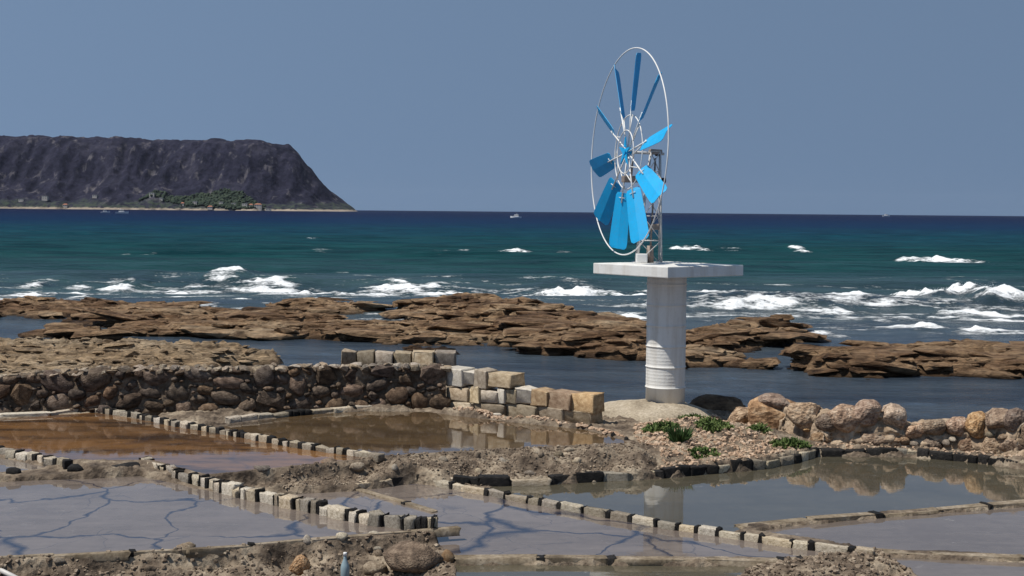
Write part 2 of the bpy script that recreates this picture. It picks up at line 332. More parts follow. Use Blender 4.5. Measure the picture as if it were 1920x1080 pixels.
def ground_z(X, Y):
    X = np.asarray(X, float); Y = np.asarray(Y, float)
    num = 0; den = 0
    for cx, cy, cz in CT:
        wgt = 1.0 / (((X - cx) ** 2 + (Y - cy) ** 2) ** 1.5 + 1e-3); num = num + wgt * cz; den = den + wgt
    z = num / den
    rough = fbm(X * 1.7, Y * 1.7, 5, 3, .6)
    z = z + 0.03 * rough + 0.035 * np.abs(fbm(X * 5, Y * 5, 5, 11, .65))
    q = z / .115 + .35 * fbm(X * .8, Y * .8, 3, 23); tz = (np.floor(q) + sstep(.45, 1.0, q - np.floor(q))) * .115 - .04 * fbm(X * .8, Y * .8, 3, 23)
    z = z * .72 + tz * .28 + .028 * fbm(X * 8, Y * 8, 4, 29, .7) + .022 * (.5 - np.abs(fbm(X * 14, Y * 14, 3, 37, .7)))
    jx = X + 0.03 * fbm(X * 4, Y * 4, 3, 5); jy = Y + 0.03 * fbm(X * 4, Y * 4, 3, 8)
    D = np.stack([sdf(jx, jy, poly) for poly, _ in PW]); LV = np.array([lv for _, lv in PW])
    o = np.argsort(-D, axis=0); d2 = np.take_along_axis(D, o[1:2], 0)[0] + np.minimum(np.take_along_axis(D, o[0:1], 0)[0], 0); lm = np.maximum(LV[o[0]], LV[o[1]])
    k = sstep(-.72, -.50, d2); z = z * (1 - k) + np.minimum(z, lm + .015 + .012 * rough) * k      # narrow strips between two pools stay low
    for i, lv in enumerate(LV):
        z = z + sstep(-.15, -.07, D[i]) * np.maximum(lv + .012 - z, 0)                          # no pool stands above its bank
    for i, lv in enumerate(LV):
        k = sstep(-.025, .05, D[i]); z = z * (1 - k) + (lv - .07) * k
    return z
R_, C_ = 520, 700
ys = np.linspace(10.4, 23.6, R_); us = np.linspace(-.52, .52, C_)
YY, UU = np.meshgrid(ys, us, indexing='ij'); XX = UU * YY
ZZ = ground_z(XX, YY)
me = mesh_np('ground', np.stack([XX, YY, ZZ], -1).reshape(-1, 3), grid_faces(R_, C_))
kind(link('ground', me, M['ground']), 'structure')
GX, GY, GZ = us.copy(), ys.copy(), ZZ
def ground_at(x, y):
    x = np.asarray(x, float); y = np.asarray(y, float)
    i = np.clip((y - GY[0]) / (GY[1] - GY[0]), 0, len(GY) - 1.001); j = np.clip((x / y - GX[0]) / (GX[1] - GX[0]), 0, len(GX) - 1.001)
    i0 = i.astype(int); j0 = j.astype(int); fi = i - i0; fj = j - j0
    return (GZ[i0, j0] * (1 - fj) + GZ[i0, j0 + 1] * fj) * (1 - fi) + (GZ[i0 + 1, j0] * (1 - fj) + GZ[i0 + 1, j0 + 1] * fj) * fi
def gz(x, y): return float(ground_at(x, y))
for (nm, o, z, mt), (pw, _) in zip(PANS, PW):
    bm = bmesh.new(); vs = [bm.verts.new((x, y, z)) for i, (x, y) in enumerate(pw) if i == 0 or (Vector(pw[i]) - Vector(pw[0])).length > 1e-4]
    f = bm.faces.new(vs)
    bmesh.ops.triangulate(bm, faces=[f])
    ob = from_bm(nm, bm, M[mt])
    me = ob.data
    if me.polygons and me.polygons[0].normal.z < 0: me.flip_normals()
    kind(ob, 'structure')
# ---------------------------------------------------------------- stones
def hull_stone(seed, pts=15, flat=1.0, box=0.5):
    r = random.Random(seed); bm = bmesh.new()
    for _ in range(pts):
        v = Vector((r.gauss(0, 1), r.gauss(0, 1), r.gauss(0, 1))).normalized()
        m = max(abs(v.x), abs(v.y), abs(v.z)); v = v * (1 - box) + (v / m) * box
        v *= 0.5 * r.uniform(.85, 1.05); bm.verts.new((v.x, v.y, v.z * flat))
    res = bmesh.ops.convex_hull(bm, input=bm.verts)
    bmesh.ops.delete(bm, geom=[v for v in bm.verts if not v.link_faces], context='VERTS')
    bmesh.ops.recalc_face_normals(bm, faces=bm.faces)
    me = bpy.data.meshes.new('stone'); bm.to_mesh(me); bm.free(); return me
def brick_stone(seed, j=0.06, bev=0.09):
    r = random.Random(seed); bm = bmesh.new(); bm_box(bm, (0, 0, 0), (1, 1, 1), None, bev)
    for v in bm.verts: v.co += Vector((r.uniform(-j, j), r.uniform(-j, j), r.uniform(-j, j))) * 0.6
    a = r.uniform(-.1, .1); b = r.uniform(-.12, .12)
    for v in bm.verts: v.co.z *= 1 + a * v.co.x * 2; v.co.y *= 1 + b * v.co.x * 2
    bmesh.ops.recalc_face_normals(bm, faces=bm.faces)
    me = bpy.data.meshes.new('stone'); bm.to_mesh(me); bm.free()
    me.polygons.foreach_set('use_smooth', [True] * len(me.polygons)); return me
def round_stone(seed, sub=2, amp=.16):
    bm = bmesh.new(); bmesh.ops.create_icosphere(bm, subdivisions=sub, radius=.5)
    for v in bm.verts:
        p = v.co.normalized(); m = max(abs(p.x), abs(p.y), abs(p.z)); p = p * .65 + p / m * .35
        n = float(fbm(np.array([p.x * 1.6 + seed * 3.1 + p.z]), np.array([p.y * 1.6 - p.z * 1.3 + seed]), 4, seed)[0])
        v.co = p * .5 * (1 + amp * n * 1.6)
    me = bpy.data.meshes.new('boulder'); bm.to_mesh(me); bm.free()
    me.polygons.foreach_set('use_smooth', [True] * len(me.polygons)); return me
def rock_stone(seed, sub=2, cuts=13, amp=.05):
    """a boulder: a sphere cut by random planes, then weathered"""
    r = random.Random(seed * 7 + 1); bm = bmesh.new(); bmesh.ops.create_icosphere(bm, subdivisions=sub, radius=.58)
    pl = [(Vector((r.gauss(0, 1), r.gauss(0, 1), r.gauss(0, 1))).normalized(), r.uniform(.33, .47)) for _ in range(cuts)]
    for v in bm.verts:
        for n_, d_ in pl:
            q = v.co.dot(n_) - d_
            if q > 0: v.co -= n_ * q * .93
    P_ = np.array([v.co for v in bm.verts]); nn = fbm(P_[:, 0] * 5 + P_[:, 2] * 2 + seed, P_[:, 1] * 5 - P_[:, 2] * 3, 4, seed)
    for v, k in zip(bm.verts, nn): v.co *= 1 + amp * k
    me = bpy.data.meshes.new('boulder'); bm.to_mesh(me); bm.free()
    me.polygons.foreach_set('use_smooth', [True] * len(me.polygons)); return me
def variants(fn, n, mat, **k):
    out = []
    for i in range(n):
        me = fn(i * 13 + 5, **k); me.materials.append(mat); out.append(me)
    return out
HS = {k: variants(hull_stone, 8, M[k]) for k in ('wallstone', 'cap', 'boulder', 'dark_stone', 'pale_stone', 'gravel', 'gravel_brown')}
BS = {k: variants(brick_stone, 8, M[k], j=.11 if 'stone' in k else .07, bev=.12 if 'stone' in k else .07) for k in ('pale_stone', 'dark_stone', 'block', 'block_orange', 'block_white', 'rim')}
RB = variants(rock_stone, 10, M['boulder'], sub=3, amp=.09); RW = variants(rock_stone, 10, M['wallstone'], amp=.07)
RT = variants(rock_stone, 6, M['wallstone_tan'], amp=.07); RG = variants(rock_stone, 6, M['cap'], amp=.09)
def put(name, me, parent, loc, scale, rot=(0, 0, 0)):
    o = bpy.data.objects.new(name, me); COL.objects.link(o)
    if parent is not None: o.parent = parent; loc = Vector(loc) - parent.location
    o.location = loc; o.scale = scale; o.rotation_euler = rot; return o
def poly_len(P):
    return [0] + list(np.cumsum([(Vector(P[i + 1]) - Vector(P[i])).length for i in range(len(P) - 1)]))
def poly_at(P, L, s):
    for i in range(len(P) - 1):
        if s <= L[i + 1] or i == len(P) - 2:
            t = (s - L[i]) / max(L[i + 1] - L[i], 1e-6); a = Vector(P[i]); b = Vector(P[i + 1])
            return a.lerp(b, t), math.atan2((b - a).y, (b - a).x)
RR = random.Random(21)
def ridge(label, pts, z, h, wd, pale, dark, pdark, sink=0.05, kinds=('pale_stone', 'dark_stone'), jit=0.12, jp=0.3):
    """a low pool wall: a row of pale stones with black ones between"""
    P = [g(x, y, z) for x, y in pts]; L = poly_len(P); T = L[-1]
    mid, _ = poly_at(P, L, T / 2); root = empty('pool_ridge', (mid.x, mid.y, z)); tag(root, label, 'pool ridge')
    s = 0.0
    while s < T:
        d = RR.random() < pdark
        if d: ln = RR.uniform(*dark)
        else: ln = RR.uniform(*pale)
        p, a = poly_at(P, L, min(s + ln / 2, T))
        kk = kinds[1] if d else kinds[0]
        hh = h * (RR.uniform(.85, 1.3) if d else RR.uniform(.72, 1.15)); ww = wd * RR.uniform(.75, 1.2) * (1.04 if d else 1)
        put('stone', RR.choice(BS[kk]), root, (p.x + RR.uniform(-.01, .01), p.y + RR.uniform(-.01, .01), z + hh / 2 - sink / 2),
            (ln * 1.02, ww, hh + sink), (RR.uniform(-jit, jit) * .5, RR.uniform(-jit, jit) * .4, a + RR.uniform(-jit, jit)))
        s += ln
        if not d and RR.random() < jp:      # a black joint stone after a pale one
            ln = RR.uniform(*dark) * .8; p, a = poly_at(P, L, min(s + ln / 2, T))
            put('stone', RR.choice(BS[kinds[1]]), root, (p.x, p.y, z + h * .42 - sink * .3), (ln * 1.15, wd * .97, h * RR.uniform(.85, 1.2) + sink), (0, RR.uniform(-.15, .15), a + RR.uniform(-.2, .2))); s += ln
    return root
ridge('low grey kerb of stones along the foot of the dark rubble wall, left end', [(-250, 792), (0, 781), (100, 777), (175, 768)], .86, .05, .12, (.3, .7), (.1, .3), .3)
ridge('black and white notched ridge between rust brown pool and ochre pool', [(178, 770), (260, 783), (330, 797), (420, 812), (560, 838), (640, 849), (705, 858)], .86, .06, .10, (.05, .19), (.04, .10), .15, jp=.7, jit=.2)
ridge('grey stone kerb with black gaps between ochre pool and rubble wall', [(425, 790), (500, 783), (560, 777), (630, 771), (690, 767)], .86, .06, .13, (.18, .38), (.07, .12), .3)
ridge('short notched ridge beside the rust brown pool running off to its black clump', [(-320, 794), (-150, 822), (0, 848), (60, 859), (128, 874)], .84, .07, .11, (.12, .2), (.04, .08), .1, jp=.8)
ridge('tall pale block ridge with black gaps between the two cracked lavender pools', [(272, 876), (330, 898), (390, 914), (450, 931), (540, 950), (640, 971), (700, 983), (760, 991), (812, 992)], .75, .11, .13, (.06, .26), (.025, .06), .06, .07, jp=.75, jit=.2)
ridge('pale ridge with scattered black stones between cracked lavender pool and olive mirror pool', [(775, 899), (850, 914), (930, 929), (1100, 960), (1240, 986), (1390, 1008), (1500, 1025), (1620, 1040)], .665, .055, .085, (.10, .34), (.035, .07), .06, .05, jp=.9)
ridge('grey and black stone kerb under the stepped rock bank', [(665, 917), (780, 902), (850, 907), (920, 909), (1000, 907), (1120, 901), (1240, 894)], .66, .085, .12, (.2, .5), (.1, .35), .25, jp=.5)
ridge('black stone kerb curving round the gravel mound', [(1240, 894), (1330, 886), (1430, 877), (1490, 865), (1530, 853)], .66, .10, .12, (.1, .3), (.1, .3), .72)
ridge('black stone kerb along the foot of the boulder wall', [(1535, 853), (1620, 853), (1700, 854), (1810, 863), (1920, 877), (2060, 889), (2180, 897)], .66, .085, .12, (.06, .14), (.1, .35), .78)
ridge('flat brown mud rim between olive mirror pool and plain lavender pool', [(1385, 990), (1480, 981), (1600, 971), (1920, 945), (2180, 926)], .64, .035, .16, (.5, .9), (.06, .12), .1, .05, ('rim', 'dark_stone'), .03)
ridge('low pale rim between the plain lavender pool and blue grey pool', [(1630, 1036), (1780, 1043), (1920, 1049), (2250, 1062)], .62, .03, .13, (.5, .9), (.05, .1), .06, .05, ('rim', 'dark_stone'), .03)
ridge('flat pale rim with three black stones at the cracked pool near edge', [(850, 1052), (1000, 1052), (1240, 1053), (1450, 1056), (1500, 1053)], .63, .04, .12, (.5, .9), (.05, .1), .16, .05, ('rim', 'dark_stone'), .03)
ridge('thin pale lip of the cracked pool above the rubble bank', [(-300, 1059), (0, 1048), (200, 1040), (400, 1030), (600, 1013), (700, 1004), (815, 996)], .75, .022, .07, (.3, .7), (.04, .08), .1, .05, ('rim', 'dark_stone'), .04)
ridge('thin mud strip crossing the brown corner of the cracked pool', [(672, 918), (720, 933), (790, 953)], .65, .02, .10, (.3, .5), (.05, .08), .05, .03, ('rim', 'dark_stone'), .03)
# black rocks by the left pools
for k, (x, y, wpx, hpx, lb) in enumerate([(25, 889, 30, 16, 'black rock at the lavender pool corner, alone'), (143, 886, 32, 20, 'squat black rock where the short notched ridge ends'), (240, 880, 64, 18, 'long low black rock at the head of the pale block ridge')]):
    p = g(x, y, .8); sc = p.y / F
    tag(put('black_rock', RW[k], None, (p.x, p.y, .82), (wpx * sc, wpx * sc * .6, hpx * sc * 1.3), (0, 0, .3 * k)), lb, 'rock').data = (lambda m: (m.materials.clear(), m.materials.append(M['dark_stone']), m)[2])(RW[k].copy())
# ---------------------------------------------------------------- walls
def rough_core(name, line, th, mat, parent, amp=.05, seg=.025):
    """line: (x, y, zbase, ztop) along the front foot; a lumpy wall body with a front, a top and a back"""
    P = [Vector(q[:2]).to_3d() for q in line]; L = poly_len(P); n = int(L[-1] / seg) + 1
    prof_n = 44; V = np.zeros((n, prof_n, 3))
    zb = np.interp(np.linspace(0, L[-1], n), L, [q[2] for q in line]); zt = np.interp(np.linspace(0, L[-1], n), L, [q[3] for q in line])
    for i in range(n):
        p, a = poly_at(P, L, L[-1] * i / (n - 1)); nx, ny = -math.sin(a), math.cos(a)      # points to the back
        for j in range(prof_n):
            t = j / (prof_n - 1)
            if t < .5: d, f = .10 * (t / .5), t / .5
            elif t < .75: d, f = .10 + (th - .2) * (t - .5) / .25 + .0, 1
            else: d, f = th - .1 + .1 * (t - .75) / .25, 1 - (t - .75) / .25
            V[i, j] = (p.x + nx * d, p.y + ny * d, zb[i] + (zt[i] - zb[i]) * f)
    s = np.linspace(0, L[-1], n)[:, None] * np.ones((1, prof_n)); q = np.linspace(0, 1.6, prof_n)[None, :] * np.ones((n, 1))
    no = fbm(s * 5, q * 6, 3, 31) * amp * .8 + (.5 - np.abs(fbm(s * 9, q * 9, 4, 35, .6))) * amp * .9
    V[:, :, 1] -= no * np.where(q < .9, 1, .2); V[:, :, 2] += fbm(s * 6, q * 6, 5, 41, .65) * amp * .9 * (q > .5)
    return link(name, mesh_np(name, V.reshape(-1, 3) - np.array(parent.location), grid_faces(n, prof_n)), mat, parent)
def wl_line(pts, zfoot, back=0.0):   # (px foot x, px foot y, px top y)
    out = []
    for x, yb, yt in pts:
        p = g(x, yb, zfoot); p *= (p.y + back) / p.y; out.append((p.x, p.y, zfoot - .12, gy(x, yt, p.y + .08).z))
    return out
# the long dark rubble wall
line = wl_line([(-330, 782, 706), (-120, 776, 706), (0, 773, 708), (60, 772, 703), (150, 771, 697), (300, 770, 693), (450, 768, 692), (600, 766, 689), (720, 764, 688), (800, 763, 690), (836, 763, 694)], .87)
rw = empty('rubble_wall', (line[5][0], line[5][1], .85)); tag(rw, 'long dark rubble stone wall with pale cap behind the brown pools', 'stone wall')
rough_core('wall_core', line, .5, M['core'], rw, .028)
LP = [Vector(q[:2]).to_3d() for q in line]; LL = poly_len(LP); rs = random.Random(5)
placed = []
ztop = lambda q: float(np.interp(q, LL, [t[3] for t in line]))
for tries in range(9000):
    sz = .31 * (1 - tries / 9000) ** 1.3 + .055; ww = sz * rs.uniform(.75, 1.35); hh = sz * rs.uniform(.5, .85)
    q = rs.uniform(.05, LL[-1] - .05); zt = ztop(q); zc = rs.uniform(.86, zt - hh * .3)
    if any(((q - a_) / (.47 * (ww + b_))) ** 2 + ((zc - c_) / (.47 * (hh + d_))) ** 2 < 1 for a_, c_, b_, d_ in placed): continue
    placed.append((q, zc, ww, hh)); p, a = poly_at(LP, LL, q); f = (zc - .75) / (zt - .75)
    put('stone', rs.choice(RW + RW + RT + HS['wallstone']), rw, (p.x, p.y + .10 * f + rs.uniform(-.01, .05), zc), (ww * 1.1, .20, hh * 1.12), (rs.uniform(-.15, .15), rs.uniform(-.5, .5), a + rs.uniform(-.15, .15)))
    if len(placed) > 285: break
s = 0.0
while s < LL[-1]:
    ln = rs.uniform(.06, .2); p, a = poly_at(LP, LL, min(s + ln / 2, LL[-1])); zt = np.interp(s, LL, [q[3] for q in line])
    for back in (.12, .3):
        put('cap_stone', rs.choice(HS['cap']), rw, (p.x, p.y + back + rs.uniform(-.03, .05), zt + rs.uniform(-.03, .02)), (ln * 1.15, .24, rs.uniform(.05, .12)), (rs.uniform(-.2, .2), rs.uniform(-.2, .2), a + rs.uniform(-.3, .3)))
    s += ln
# block walls
def block(root, x0, x1, yb, yt, Y, th, kd, seed, skew=0, rz=0.0):
    a = gy(x0, yb, Y); b = gy(x1, yt, Y)
    put('block', BS[kd][seed % 8], root, ((a.x + b.x) / 2, Y + th / 2, (a.z + b.z) / 2), (abs(b.x - a.x) * .985, th, abs(b.z - a.z) * .985), (0, skew, rz))
bw = empty('block_wall', (-1.7, 20.75, .9)); tag(bw, 'short course of squared stone blocks standing behind the rubble wall end', 'block wall')
xs = [640, 668, 702, 738, 772, 815, 856]
for k in range(6):
    Y = 20.7 + (.05 if k % 2 else 0)
    block(bw, xs[k], xs[k + 1] - 1, 726, 690 + (k % 2) * 2, Y + .02, .3, 'block', k)
    block(bw, xs[k], xs[k + 1] - 1, 689 + (k % 2) * 2, 659 + (k * 5 % 4), Y, .32, 'block', k + 3, (.02, -.03, .01, -.02, .03, 0)[k])
sw = empty('stepped_block_wall', (0, 19.4, .9)); tag(sw, 'stepped wall of pale and ochre squared blocks running down to the concrete apron', 'block wall')
rz = -0.72
def wallY(x): return 19.9 - (x - 845) / 270 * 1.45
specs = [(838, 872, 725, 690, 'block_white'), (870, 893, 722, 697, 'block_white'), (893, 915, 731, 694, 'block'), (915, 964, 727, 700, 'block'),
         (840, 880, 752, 727, 'block'), (880, 905, 756, 724, 'block'), (905, 936, 755, 733, 'block'), (936, 952, 757, 729, 'block_white'),
         (952, 972, 757, 729, 'block'), (970, 1000, 757, 729, 'block_white'), (1000, 1030, 762, 732, 'block_orange'), (1030, 1075, 768, 735, 'block_orange'), (1074, 1116, 773, 738, 'block_orange'),
         (840, 890, 775, 753, 'block'), (890, 950, 780, 757, 'block'), (950, 1010, 786, 758, 'block'), (1010, 1060, 790, 763, 'block'), (1060, 1112, 797, 770, 'block')]
for k, (x0, x1, yb, yt, kd) in enumerate(specs):
    Y = wallY((x0 + x1) / 2); a = gy(x0, yb, Y); b = gy(x1, yt, Y)
    ln = abs(b.x - a.x) / math.cos(rz)
    put('block', BS[kd][(k * 3) % 8], sw, ((a.x + b.x) / 2 + .06, Y + .1, (a.z + b.z) / 2), (ln * .97, .3, abs(b.z - a.z) * .97), (0, random.uniform(-.03, .03), rz + random.uniform(-.04, .04)))
# the boulder wall on the right
bl = wl_line([(1372, 806, 780), (1420, 818, 768), (1480, 832, 768), (1540, 843, 778), (1600, 845, 778), (1680, 847, 778), (1710, 848, 796), (1780, 850, 796), (1840, 856, 792), (1900, 866, 786), (1990, 874, 786), (2200, 892, 798)], .66, .18)
bd = empty('boulder_wall', (bl[5][0], bl[5][1], .62)); tag(bd, 'rough wall of orange boulders set in grey mortar behind olive mirror pool', 'boulder wall')
rough_core('wall_core', bl, .55, M['mortar'], bd, .075)
BP = [Vector(q[:2]).to_3d() for q in bl]
def wall_front(px):
    xs_ = [q[0] / q[1] for q in bl]; u = (px - 960) / F
    return float(np.interp(u, xs_, [q[1] for q in bl]))
bould = [(1455, 783, 98, 74), (1455, 757, 60, 34), (1516, 778, 62, 52), (1398, 780, 54, 40), (1556, 788, 42, 36), (1582, 784, 66, 52), (1631, 777, 58, 46), (1678, 782, 52, 50), (1549, 822, 50, 30), (1642, 822, 56, 28), (1600, 828, 40, 24), (1690, 828, 44, 32), (1500, 828, 44, 28),
         (1718, 806, 40, 30), (1755, 800, 44, 30), (1795, 800, 44, 36), (1840, 800, 46, 46), (1880, 788, 60, 40), (1912, 790, 44, 50), (1822, 836, 44, 34), (1872, 840, 56, 38), (1910, 838, 44, 40), (1755, 832, 40, 26), (1950, 806, 60, 60), (2010, 812, 70, 60), (1970, 858, 60, 40), (1560, 758, 1, 1)]
for k, (x, y, wp, hp) in enumerate(bould[:-1]):
    Y = wall_front(x); p = gy(x, y, Y); sc = Y / F
    put('boulder', RB[k % 10], bd, (p.x, Y + .13 + (.05 if hp > 60 else 0), p.z - .02), (wp * sc * 1.1, max(.30, wp * sc * .8), hp * sc * 1.08), (random.uniform(-.3, .3), random.uniform(-.3, .3), random.uniform(-.4, .4)))
rs2 = random.Random(77); got = [(x, y, wp, hp) for x, y, wp, hp in bould]
for tries in range(2500):
    x = rs2.uniform(1385, 2100); wp = rs2.uniform(14, 34); hp = wp * rs2.uniform(.5, .9); Y = wall_front(x)
    zt = float(np.interp((x - 960) / F, [q[0] / q[1] for q in bl], [q[3] for q in bl])); zc = rs2.uniform(.70, zt - .02); yp = 402 + (CAMH - zc) / Y * F
    if any(((x - a_) / (.5 * (wp + c_))) ** 2 + ((yp - b_) / (.5 * (hp + d_))) ** 2 < 1 for a_, b_, c_, d_ in got): continue
    got.append((x, yp, wp, hp)); sc = Y / F
    put('stone', rs2.choice(RB + RG + RG), bd, ((x - 960) / F * Y, Y + .04 + .12 * (zc - .6), zc - .02), (wp * sc * 1.15, .18, hp * sc * 1.15), (rs2.uniform(-.2, .2), rs2.uniform(-.4, .4), rs2.uniform(-.2, .2)))
# ---------------------------------------------------------------- pillar, slab, windmill
PY = 20.0; PX = gy(1247, 755, PY).x; PZ = .93
pil = empty('windmill_pedestal', (PX, PY, PZ)); tag(pil, 'white painted drum pillar carrying a square white slab', 'pedestal')
SB = 2.87
bm = bmesh.new(); prof = []; hh = SB - PZ + .10; r0 = .295
prof.append((r0, -.10)); z = -.10
ribs = [.25 + .31 * k for k in range(6)]; fine = [z_ for k in range(6) for z_ in (.25 + .31 * k + .05 * np.array([1.2, 2.2, 3.2, 4.2, 5.2]))]
ev = sorted([(r, 'rib') for r in ribs] + [(f_, 'fine') for f_ in fine])
for zz, kd in ev:
    if zz > SB - PZ - .03: continue
    a, q = (.012, .013) if kd == 'rib' else (.0012, .009)
    prof += [(r0, zz - q), (r0 + a * .8, zz - q * .4), (r0 + a, zz), (r0 + a * .8, zz + q * .4), (r0, zz + q)]
prof.append((r0, SB - PZ + .01))
bm_lathe(bm, prof, 64); o = from_bm('pillar', bm, M['white'], pil, True)
bm = bmesh.new(); bm_box(bm, (gy(1252, 520, PY).x - PX, 0, SB - PZ + .08), (1.585, 1.585, .16), Matrix.Rotation(math.radians(45 - 6.6), 3, 'Z'), .012)
from_bm('slab', bm, M['white'], pil)
# apron round the foot
n_r, n_a = 18, 64; V = []
for i in range(n_r):
    for j in range(n_a):
        t = i / (n_r - 1); an = 2 * math.pi * j / n_a
        rr = .2 + t * (.92 + .34 * math.cos(an - math.pi) + .08 * math.sin(3 * an + 1))
        x = PX - .08 + rr * math.cos(an); y = PY - .12 + rr * math.sin(an) * .9
        V.append((x, y, .975 - .22 * t ** 1.5))
V = np.array(V); V[:, 2] += .02 * fbm(V[:, 0] * 6, V[:, 1] * 6, 4, 3)
Fc = [(i * n_a + j, i * n_a + (j + 1) % n_a, (i + 1) * n_a + (j + 1) % n_a, (i + 1) * n_a + j) for i in range(n_r - 1) for j in range(n_a)]
tag(link('concrete_apron', mesh_np('concrete_apron', V, Fc), M['concrete']), 'pale sloping concrete apron round the foot of the white pillar', 'apron')
# windmill
ST = SB + .161                                             # slab top
MX, MY = gy(1216, 490, 20.45).x, 20.45
TX, TY, TZ = gy(1229, 286, 20.45).x, 20.45, gy(1229, 284, 20.45).z
wm = empty('windmill', (MX, MY, ST)); tag(wm, 'small pump windmill with ten blue blades in a thin white hoop', 'windmill')
O = Vector((MX, MY, ST))
def loc(v): return Vector(v) - O
feet = [Vector((MX + sx * .19, MY + sy * .17, ST)) for sx, sy in ((-1, -1), (1, -1), (1, 1), (-1, 1))]
tops = [Vector((TX + sx * .07, TY + sy * .07, TZ)) for sx, sy in ((-1, -1), (1, -1), (1, 1), (-1, 1))]
feet[1].x = feet[2].x = MX + .18
for a, b in zip(feet, tops):
    bm = bmesh.new(); bm_tube(bm, loc(a), loc(b), .015, .012, 6); from_bm('mast_leg', bm, M['galv'], wm, True)
    bm = bmesh.new(); bm_box(bm, loc(a) + Vector((0, 0, .006)), (.1, .1, .012)); from_bm('foot_plate', bm, M['white_rod'], wm)
lv = [0.0, .2, .42, .62, .82, 1.0]
for i in range(1, len(lv)):
    for k in range(4):
        k2 = (k + 1) % 4
        A0 = feet[k].lerp(tops[k], lv[i - 1]); A1 = feet[k].lerp(tops[k], lv[i]); B0 = feet[k2].lerp(tops[k2], lv[i - 1]); B1 = feet[k2].lerp(tops[k2], lv[i])
        bm = bmesh.new(); bm_tube(bm, loc(A1), loc(B1), .008, None, 6); from_bm('crossbar', bm, M['galv'], wm, True)
        bm = bmesh.new(); bm_tube(bm, loc(A0 if i % 2 else B0), loc(B1 if i % 2 else A1), .007, None, 6); from_bm('brace', bm, M['galv'], wm, True)
# pump and gear at the foot, white box
bm = bmesh.new(); bm_box(bm, loc((MX - .12, MY - .12, ST + .07)), (.17, .16, .14), None, .015); from_bm('pump_box', bm, M['white_rod'], wm)
bm = bmesh.new(); bm_tube(bm, loc((MX + .02, MY, ST + .02)), loc((TX, TY, TZ - .1)), .014, None, 8); from_bm('pump_rod', bm, M['rust'], wm, True)
bm = bmesh.new(); bm_tube(bm, loc((MX + .02, MY - .02, ST)), loc((MX + .02, MY - .02, ST + .26)), .06, .05, 12); from_bm('pump_cylinder', bm, M['rust'], wm, True)
bm = bmesh.new(); bm_box(bm, loc((MX + .05, MY, ST + .55)), (.2, .18, .09), None, .01); from_bm('mast_plate', bm, M['rust'], wm)
# head
al = math.radians(73.3); tilt = math.radians(2.2)
nv = Vector((-math.sin(al) * math.cos(tilt), -math.cos(al) * math.cos(tilt), math.sin(tilt))).normalized()
tv = Vector((-math.cos(al), math.sin(al), 0)); zv = nv.cross(tv)
if zv.z < 0: zv = -zv
HUB = gy(1176, 285, 20.3); Rw = 192 * 20.3 / F
axis_end = Vector((TX, TY, HUB.z - .01)) - nv * .14
bm = bmesh.new(); bm_tube(bm, loc(HUB + nv * .03), loc(axis_end), .022, None, 10); from_bm('axle', bm, M['galv'], wm, True)
bm = bmesh.new(); bm_box(bm, loc((TX, TY, TZ - .02)), (.17, .15, .05), None, .01); bm_tube(bm, loc(Vector((TX, TY, TZ)) + nv * .1), loc(Vector((TX, TY, TZ)) - nv * .1), .035, None, 10); from_bm('bearing', bm, M['rust'], wm)
for (x, y) in ((1233, 288), (1244, 338)):
    p = gy(x, y, 20.45); bm = bmesh.new(); bm_tube(bm, loc(p - Vector((.035, 0, 0))), loc(p + Vector((.035, 0, 0))), .04, None, 10); from_bm('pulley', bm, M['black'], wm, True)
p = gy(1183, 336, 20.32); bm = bmesh.new(); bm_box(bm, loc(p), (.27, .12, .1), Matrix.Rotation(.3, 3, 'Z'), .012); from_bm('crank_box', bm, M['rust'], wm)
bm = bmesh.new(); bm_tube(bm, loc(p), loc((TX, TY, p.z)), .022, None, 8); bm_tube(bm, loc(p), loc(HUB - nv * .1), .018, None, 8); from_bm('crank_arm', bm, M['rust'], wm, True)
def wp(ph, r, off=0): return HUB + tv * (r * math.cos(ph)) + zv * (r * math.sin(ph)) + nv * off
bm = bmesh.new(); bm_path(bm, [loc(wp(2 * math.pi * k / 96, Rw)) for k in range(96)], .0105, 6, True); from_bm('hoop', bm, M['white_rod'], wm, True)
for rr, off in ((.36, -.02), (.21, .03)):
    bm = bmesh.new(); bm_path(bm, [loc(wp(2 * math.pi * k / 48, Rw * rr, off)) for k in range(48)], .0095, 6, True); from_bm('inner_ring', bm, M['white_rod'], wm, True)
bm = bmesh.new(); bm_tube(bm, loc(HUB - nv * .05), loc(HUB + nv * .06), .06, .05, 14)
for k in range(5):
    ph = math.radians(20 + 72 * k); vs = [bm.verts.new(loc(wp(ph + d, r, o_))) for d, r, o_ in ((-.5, .08, .03), (.0, .23, .03), (.5, .08, .03), (-.5, .08, .05), (0, .23, .05), (.5, .08, .05))]
    bm.faces.new(vs[:3]); bm.faces.new(vs[3:]); 
    for a, b in ((0, 1), (1, 2), (2, 0)): bm.faces.new((vs[a], vs[b], vs[b + 3], vs[a + 3]))
from_bm('hub', bm, M['blue'], wm)
beta = math.radians(35)
